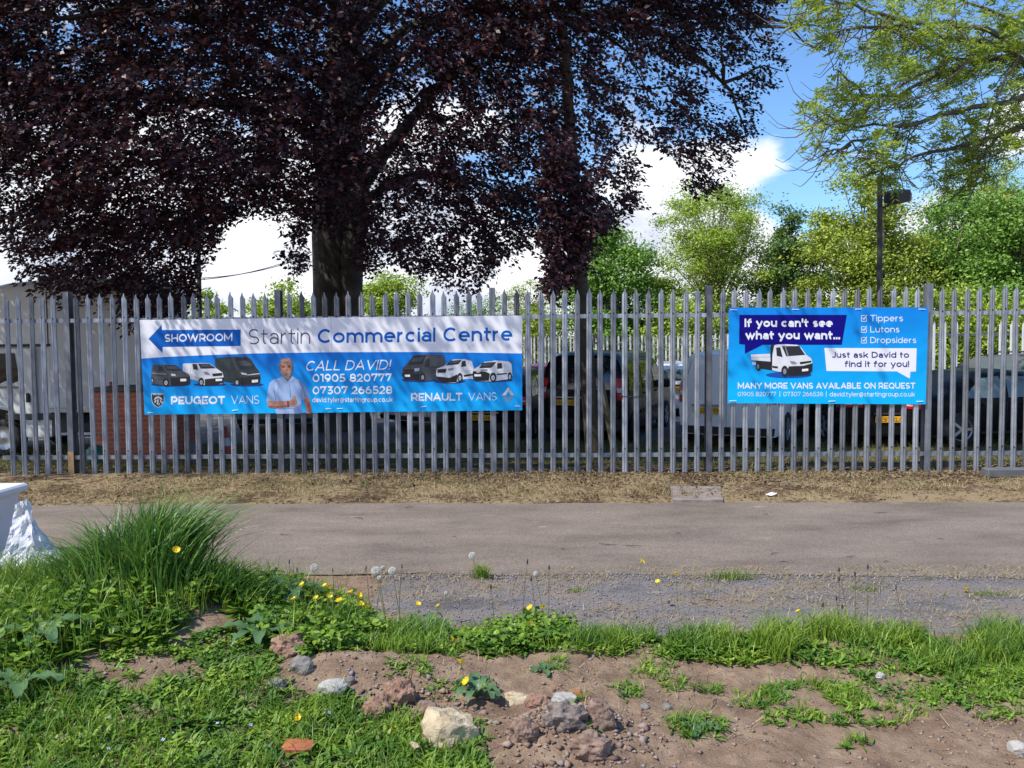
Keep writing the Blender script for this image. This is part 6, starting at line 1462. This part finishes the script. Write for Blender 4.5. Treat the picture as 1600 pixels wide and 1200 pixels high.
dock(660, 985, 9, .17, 'leafy dandelion rosette below the dandelion clocks', .9)
dock(850, 1058, 7, .09, 'small flat rosette alone on the bare soil below the buttercups', .25)
dock(1088, 1148, 9, .10, 'flat green rosette on bare soil at the bottom right of the clods', .3)
dock(745, 1100, 8, .13, 'buttercup foliage growing behind the big pale stone', 1.2)
PETAL = mat('buttercup_petal', (.80, .58, .01), .35, trans=.25)
STEM = mat('flower_stem', (.09, .14, .03), .6)
STEMD = mat('dry_stalk', (.13, .10, .06), .8)
def flower_proto():
    pm = MB()
    for k in range(5):
        a = 2 * math.pi * k / 5; d = np.array((math.cos(a), math.sin(a), 0)); s = np.array((-d[1], d[0], 0)); rows = []
        for u, w, z in ((.1, .002, 0), (.5, .0062, .003), (.85, .0068, .007), (1.0, .004, .009)): rows.append([d * .0135 * u + s * w * f + np.array((0, 0, z + .0015 * abs(f))) for f in (-1, 0, 1)])
        pm.grid(rows)
    pm.lathe([(.004, 0), (.0035, .004), (0, .005)], n=8)
    return pm
FL = None
def buttercup(px, py, Y, label, group):
    global FL
    h = U(px, py, Y); gz = float(hgt(h[0], Y)); hh = max(.03, h[2] - gz); t = thing('buttercup', (h[0], Y, gz), label, 'flower', group)
    lx, ly = random.uniform(-.05, .05), random.uniform(-.03, .03)
    m = MB(); m.tube([(lx, ly, 0), (lx * .6, ly * .6, hh * .5), (0, 0, hh)], [.0016, .0014, .0012], 5); build('stem', m, STEM, t, world=False)
    if FL is None: o = build('flower_head', flower_proto(), PETAL, t, world=False); FL = o.data
    else: o = link('flower_head', FL, t)
    o.location = (0, 0, hh); s = random.uniform(1.15, 1.5); o.scale = (s, s, s); o.rotation_euler = (random.uniform(.3, .9), random.uniform(-.4, .4), random.uniform(0, 6))
GA, GB, GC, GD = 'buttercups left of the dandelion clocks', 'buttercups around the pale stone', 'buttercups at the middle of the bank', 'buttercups on the gravel edge at right'
for q in ((460, 937), (473, 914), (508, 916), (513, 920), (514, 933), (548, 927), (560, 930), (563, 945), (495, 935), (530, 940)): buttercup(*q, 4.25, 'yellow buttercup in the cluster just left of the dandelion clocks', GA)
for q in ((652, 945), (685, 948), (572, 949)): buttercup(*q, 4.2, 'yellow buttercup under the white dandelion clocks', 'buttercups under the dandelion clocks')
for q in ((720, 1036), (730, 1066), (758, 1076)): buttercup(*q, 3.35, 'yellow buttercup on the plant behind the pale stone', GB)
buttercup(708, 1010, 3.9, 'yellow buttercup on the bank above the plant behind the pale stone', None)
buttercup(613, 1143, 3.05, 'yellow buttercup left of the big pale stone', None); buttercup(463, 1122, 3.1, 'yellow buttercup low in the weeds under the grey stone', None); buttercup(275, 860, 3.95, 'lone yellow buttercup at the right side of the tall tussock', None)
for q in ((829, 951), (848, 950), (829, 977)): buttercup(*q, 4.1, 'yellow buttercup on the leafy mound below the seeded dandelion', GC)
buttercup(919, 990, 4.05, 'lone yellow buttercup on the bank right of the leafy mound', None)
for q in ((1002, 878), (1028, 910), (1056, 898)): buttercup(*q, 4.55, 'yellow buttercup on a thin stalk above the gravel, mid photo', GD)
buttercup(1510, 925, 4.8, 'lone yellow buttercup on the gravel far right', None)
for q in ((1268, 972), (1270, 988), (1248, 957)): buttercup(*q, 4.1, 'yellow buttercup in the grass beside the dark plantain stalks', 'buttercups beside the plantain stalks')
CLOCK = mat('seed_fluff', (.72, .70, .66), .8, trans=.4)
BUD = mat('seed_core', (.28, .24, .17), .8)
def clock(px, py, Y, r, label, group=None):
    h = U(px, py, Y); gz = float(hgt(h[0], Y)); hh = h[2] - gz; t = thing('dandelion_clock', (h[0], Y, gz), label, 'dandelion', group); lx = random.uniform(-.06, .06)
    m = MB(); m.tube([(lx, .02, 0), (lx * .5, .01, hh * .5), (0, 0, hh)], [.0028, .0024, .002], 6); build('stem', m, mat('dandelion_stem', (.22, .2, .09), .6), t, world=False)
    m = MB(); n = 260; d = rvec(n)
    for k in range(n):
        e = d[k] * r; a = np.array((0, 0, hh)); s = unit(np.cross(d[k], rng.normal(size=3))); s2 = np.cross(d[k], s)
        m.add([a + d[k] * r * .2, a + e * .98 + s * .0010, a + e * .98 - s * .0010], [(0, 1, 2)])
        for j in range(4):
            w = s * math.cos(j * 1.57) + s2 * math.sin(j * 1.57); m.add([a + e * .85, a + e + w * r * .28 + s * .0010, a + e + w * r * .28 - s * .0010], [(0, 1, 2)])
    build('seed_head', m, CLOCK, t, world=False)
    m = MB(); m.lathe([(0, hh - r * .2), (r * .22, hh), (0, hh + r * .2)], n=8); build('core', m, BUD, t, world=False)
clock(491, 887, 4.55, .024, 'dandelion clock standing alone, leftmost of the white seed heads')
clock(587, 892, 4.35, .026, 'largest dandelion clock at the left of the tight cluster'); clock(613, 892, 4.35, .023, 'dandelion clock at the right of the tight cluster'); clock(598, 887, 4.42, .013, 'small half open dandelion clock between the two big ones')
clock(738, 868, 5.1, .024, 'half blown dandelion clock leaning over the path edge tuft'); clock(837, 897, 4.4, .016, 'nearly bare dandelion seed head among dark stalks, mid photo'); clock(593, 903, 4.3, .014, 'small dandelion clock just below the tight cluster'); clock(697, 927, 4.3, .012, 'tiny ragged dandelion clock on a bent stalk right of the cluster')
def stalk(px, py, Y, bx, label, group, headc=None, r=.005):
    h = U(px, py, Y); gz = float(hgt(h[0], Y)); hh = max(.05, h[2] - gz); t = thing('dry_stalk', (h[0], Y, gz), label, 'stalk', group); dx = (bx - px) * Y / FPX
    m = MB(); m.tube([(dx, .01, 0), (dx * .75, .0, hh * .45), (dx * .3, 0, hh * .8), (0, 0, hh)], [.0024, .002, .0016, .0013], 5); build('stem', m, STEMD, t, world=False)
    m = MB(); m.lathe([(0, hh - .014), (r, hh - .008), (r, hh + .006), (r * .4, hh + .016), (0, hh + .018)], n=7); build('seed_head', m, mat('dark_seed', (.035, .03, .025), .8), t, world=False)
for x, y, b in ((1311, 890, 1326), (1336, 897, 1338), (1356, 886, 1357), (1311, 905, 1312), (1307, 935, 1311), (1316, 948, 1314), (1286, 945, 1290)): stalk(x, y, 4.15, b, 'dark headed plantain stalk in the group above the right-hand grass', 'plantain stalks above the right-hand grass')
for x, y, b in ((824, 878, 815), (858, 887, 857), (830, 905, 838), (767, 917, 772)): stalk(x, y, 4.25, b, 'thin dark stalk near the leafy mound, mid photo', 'stalks near the leafy mound')
for x, y, b in ((452, 878, 452), (464, 890, 464), (520, 891, 521), (572, 888, 577), (628, 885, 622)): stalk(x, y, 4.4, b, 'thin budded stalk among the dandelions, left of centre', 'budded stalks among the dandelions', r=.0035)
stalk(1400, 918, 4.2, 1411, 'lone leaning stalk on the gravel right of the plantains', None, r=.004)
def speedwell():
    px = [(165, 1085), (171, 1136), (222, 1128), (255, 1168), (170, 1180), (270, 1157), (340, 1137), (392, 1136), (379, 1156), (320, 1198), (507, 1128), (515, 1128), (525, 1124), (587, 1119), (525, 1196)]
    me = None
    for x, y in px:
        g = G(x, y, .05); z = float(hgt(g[0], g[1])); t = None
        m = MB()
        if me is None:
            for k in range(4):
                a = math.pi / 2 * k; d = np.array((math.cos(a), math.sin(a), 0)); s = np.array((-d[1], d[0], 0)); m.add([d * .001, d * .005 + s * .0035, d * .0085 + np.array((0, 0, .001)), d * .005 - s * .0035], [(0, 1, 2, 3)])
            m.tube([(0, 0, -.05), (0, 0, 0)], .0008, 4, 1); o = build('speedwell_flower', m, [mat('speedwell_petal', (.45, .5, .85), .5), STEM]); me = o.data
        else: o = link('speedwell_flower', me)
        o.location = (g[0], g[1], z + .05); o.rotation_euler = (random.uniform(.2, .8), 0, random.uniform(0, 6)); tag(o, 'tiny pale blue speedwell flower in the lower left weeds', 'flower', 'speedwell flowers in the weeds')
speedwell()
# ------------------------------------------------------------------ stones, bits and pieces
def rock(px, py, w, h, label, mt, name='stone', cat='stone', rough=.25, seed=1, flat=.7, sub=3, blocky=.0, rz=0., sink=.33, fr=1.6):
    import bmesh
    g = G(px, py + h * .35); s = g[1] / FPX; W2 = w * s / 2; H2 = h * s / 2 * 1.15
    bm = bmesh.new(); bmesh.ops.create_icosphere(bm, subdivisions=sub, radius=1)
    rr = np.random.default_rng(seed); pls = [(unit(rr.normal(size=3)), rr.uniform(.62, .92)) for _ in range(9)]
    for v in bm.verts:
        c = np.array(v.co)
        if name != 'soil_clod':
            for pn, pd in pls:
                e = c @ pn - pd
                if e > 0: c = c - pn * e * .92
            c = c * 1.15
        if blocky: c = np.sign(c) * np.abs(c) ** (1 - blocky)
        n1 = float(fbm(c[0] * fr + seed * 7, c[1] * fr + c[2] * 2.3, 4, seed)); n2 = float(fbm(c[2] * fr + 3, c[0] * fr - c[1] * 1.7 + seed, 4, seed + 3))
        c = c * (1 + rough * 1.6 * n1 + rough * n2); v.co = (c[0] * W2, c[1] * W2 * flat, c[2] * H2)
    me = bpy.data.meshes.new(name); bm.to_mesh(me); bm.free(); me.materials.append(mt)
    o = link(name, me); z = float(hgt(g[0], g[1])); o.location = (g[0], g[1], z + H2 * (1 - sink * 2)); o.rotation_euler = (0, 0, rz); tag(o, label, cat); return o
LIME = mat('pale_limestone', (.34, .265, .165), .9, var=(.50, .42, .29), scale=14, bump=1., bscale=35)
GREYST = mat('grey_stone', (.13, .12, .115), .9, var=(.24, .22, .20), scale=16, bump=.8, bscale=40)
WHITEST = mat('white_grey_stone', (.27, .26, .25), .85, var=(.42, .40, .37), scale=18, bump=.6, bscale=40)
CLOD = mat('clod_earth', (.15, .095, .07), .95, var=(.27, .19, .15), scale=20, bump=1., bscale=50)
CLODG = mat('clod_grey', (.11, .095, .09), .95, var=(.23, .18, .155), scale=22, bump=1., bscale=50)
CLODR = mat('clod_red', (.20, .11, .075), .95, var=(.31, .19, .14), scale=20, bump=1., bscale=50)
BRK = mat('brick_rubble', (.36, .11, .045), .9, var=(.28, .09, .04), scale=20, bump=.6, bscale=40)
rock(704, 1140, 78, 66, 'large pale limestone lump, biggest stone in the foreground', LIME, seed=3, blocky=.15, rough=.3, sink=.36, fr=1.7, sub=4)
rock(521, 1090, 46, 28, 'smooth grey-white stone half buried in weeds left of the limestone', WHITEST, seed=5, rough=.2)
rock(472, 1064, 36, 26, 'rough grey stone on the eroded bank edge', GREYST, seed=8, rough=.3); rock(432, 1085, 28, 20, 'dark grey stone low at the left of the bank edge', GREYST, seed=9, rough=.3); rock(548, 1084, 14, 14, 'small blue-grey stone touching the smooth white one', GREYST, seed=12)
rock(808, 1095, 38, 18, 'buff flat stone right of the buttercup plant', LIME, seed=15, blocky=.3); rock(775, 1093, 18, 14, 'small dark slate chip beside the buff flat stone', CLODG, seed=18)
rock(880, 1102, 40, 22, 'white-grey slab fragment tilted on the soil', WHITEST, seed=21, blocky=.4, rz=.5); rock(902, 1089, 14, 9, 'tiny orange brick chip at the tip of the white slab', BRK, seed=22)
rock(466, 1172, 46, 24, 'orange broken brick lying in the lower left weeds', BRK, name='brick_fragment', cat='brick', seed=24, blocky=.4); rock(1590, 1180, 30, 26, 'grey stone at the bottom right corner', WHITEST, seed=27); rock(648, 1178, 18, 20, 'small pinkish stone below the limestone lump', LIME, seed=29)
rock(625, 1088, 52, 50, 'reddish crumbling soil clod on the bank between the stones', CLODR, name='soil_clod', cat='clod', seed=31, rough=.5, fr=2.6, sub=4); rock(590, 1108, 46, 40, 'reddish soil clod left of the larger crumbling one', CLODR, name='soil_clod', cat='clod', seed=33, rough=.5, fr=2.6, sub=4); rock(668, 1112, 40, 28, 'low soil clod just above the limestone lump', CLOD, name='soil_clod', cat='clod', seed=35, rough=.5, fr=2.6)
rock(840, 1115, 42, 36, 'reddish clod on top of the dark earth heap', CLODR, name='soil_clod', cat='clod', seed=37, rough=.4, fr=2.4, sub=4); rock(820, 1160, 44, 46, 'brown clod at the left of the dark earth heap', CLOD, name='soil_clod', cat='clod', seed=39, rough=.5, fr=2.4, sub=4); rock(885, 1152, 64, 46, 'grey stony clod in the middle of the dark earth heap', CLODG, name='soil_clod', cat='clod', seed=41, sink=.42, rough=.5, fr=2.4, sub=4); rock(938, 1148, 44, 46, 'dark brown clod at the right of the dark earth heap', CLOD, name='soil_clod', cat='clod', seed=43, rough=.5, fr=2.4, sub=4); rock(925, 1180, 70, 40, 'low brown clod at the front of the dark earth heap', CLOD, name='soil_clod', cat='clod', seed=45, rough=.5, fr=2.4, sub=4)
rock(895, 1112, 20, 16, 'blue-grey pebble on the back of the earth heap', GREYST, seed=47); rock(1008, 1115, 16, 10, 'grey pebble alone on the bare soil right of the heap', GREYST, seed=49); rock(1042, 1112, 16, 9, 'second grey pebble further right on the bare soil', GREYST, seed=51); rock(1375, 1062, 14, 12, 'pale pebble in the weeds below the plantain stalks', WHITEST, seed=53)
rock(454, 1030, 60, 40, 'reddish soil lump under the leafy plant on the bank', CLODR, name='soil_clod', cat='clod', seed=55, rough=.5, fr=2.6, sub=4)
def twigs():
    spots = [(560, 812, 22), (640, 795, 14), (745, 895, 20), (950, 852, 30), (990, 855, 26), (1210, 868, 22), (1330, 872, 18), (1225, 881, 14), (1385, 881, 10), (1425, 895, 9), (1378, 803, 30), (1195, 805, 12), (445, 838, 16), (710, 842, 10), (1108, 942, 24), (1540, 888, 12), (1060, 836, 10), (880, 860, 8), (1470, 845, 9)]
    for x, y, w in spots:
        g = G(x, y); l = w * g[1] / FPX; a = rng.normal() * .35; d = np.array((math.cos(a), math.sin(a), 0)); m = MB()
        m.tube([-d * l / 2, np.array((rng.normal() * .01, rng.normal() * .018, .004)), d * l / 2], [.0018, .003, .0012], 5); o = build('twig', m, MATS['dark_seed']); o.location = (g[0], g[1], .014); tag(o, 'thin dark twig fallen on the path', 'twig', 'twigs fallen on the path')
twigs()
def slab():
    a, b, c, d = G(1052, 786), G(1130, 786), G(1126, 764), G(1046, 764); m = MB(); P = [a, b, c, d]; ctr = np.mean(P, 0)
    top = [np.array((p[0], p[1], .031)) for p in P]; bot = [np.array((p[0], p[1], -.03)) for p in P]; m.add(top + bot, [(0, 1, 2, 3), (0, 4, 5, 1), (1, 5, 6, 2), (2, 6, 7, 3), (3, 7, 4, 0)])
    tag(build('concrete_slab', m, mat('worn_concrete', (.15, .125, .11), .9, var=(.27, .22, .195), scale=9, bump=.5), None, loc=(ctr[0], ctr[1], 0)), 'small worn concrete slab set in the dry verge below a fence post', 'slab')
    a = G(1543, 748); b = G(1700, 744); m = MB(); c = (a + b) / 2; L = np.linalg.norm(b - a); m.bbox((0, 0, .05), (L, .16, .10), .01)
    o = build('plank', m, mat('dark_grey_plank', (.075, .08, .085), .8, var=(.12, .125, .13), scale=9)); o.location = (c[0], c[1] - .02, float(hgt(c[0], c[1]))); o.rotation_euler = (0, 0, FEN_B); tag(o, 'dark grey plank lying along the fence foot at the right edge', 'plank')
    c = G(1205, 778); m = MB(); m.grid([[(x * .05, y * .03, .012 + .012 * math.sin(x * 2 + y)) for x in np.linspace(-1, 1, 5)] for y in np.linspace(-1, 1, 4)]); o = build('litter', m, INK_W); o.location = (c[0], c[1], .03); tag(o, 'scrap of white paper litter on the verge under the smaller banner', 'litter')
slab()
def barrier():
    Y = 5.45; r = U(46, 770, Y); b = U(40, 860, Y); t = thing('barrier', (-4.4, Y + .2, 0), 'white plastic barrier block at the left edge of the path', 'barrier')
    WP = mat('white_plastic', (.62, .62, .66), .45, var=(.7, .7, .74), scale=4); top = r[2]; x1 = U(46, 770, Y + .43)[0]
    m = MB(); m.bbox(((x1 - 5.2) / 2, Y + .2, top - .03), (x1 + 5.2, .46, .06), .015); build('top_lip', m, WP, t)
    m = MB(); x2 = x1 - .05; V = [(-5.2, Y, 0), (x2 - .05, Y, 0), (x2, Y + .03, top - .06), (-5.2, Y + .03, top - .06), (-5.2, Y + .40, 0), (x2 - .05, Y + .40, 0), (x2, Y + .38, top - .06), (-5.2, Y + .38, top - .06)]
    m.add(V, [(0, 1, 2, 3), (1, 5, 6, 2), (5, 4, 7, 6), (4, 0, 3, 7)]); build('block', m, WP, t)
    # crumpled sheeting heaped against its end
    c = U(62, 850, 5.25); P = []; nx, ny = 28, 26
    for j in range(ny):
        v = j / (ny - 1); row = []
        for i in range(nx):
            u = i / (nx - 1) - .5; wdt = .13 + .20 * (1 - v) ** 1.1
            x = c[0] - .09 + u * 2 * wdt + .11 * (1 - v) + .035 * float(fbm(u * 9, v * 7, 3, 71)); z = .02 + v * .54 * (1 - 1.1 * max(0, u) ** .8) - .10 * v * max(0, -u) ; y = 5.25 - .12 * math.cos(u * 2.6) * (1 - v * .4) + .12 * float(fbm(u * 8 + 5, v * 6, 4, 75)) + .09 * v + .03 * abs(math.sin(u * 15 + v * 4))
            row.append((x, y, z + .05 * float(fbm(u * 7, v * 8 + 9, 3, 77))))
        P.append(row)
    m = MB(); m.grid(P, sm=False); o = build('plastic_sheet', m, mat('white_sheeting', (.66, .68, .74), .3, trans=.25), None, loc=(c[0], 5.25, 0)); tag(o, 'crumpled white plastic sheeting slumped against the barrier end', 'sheet')
barrier()
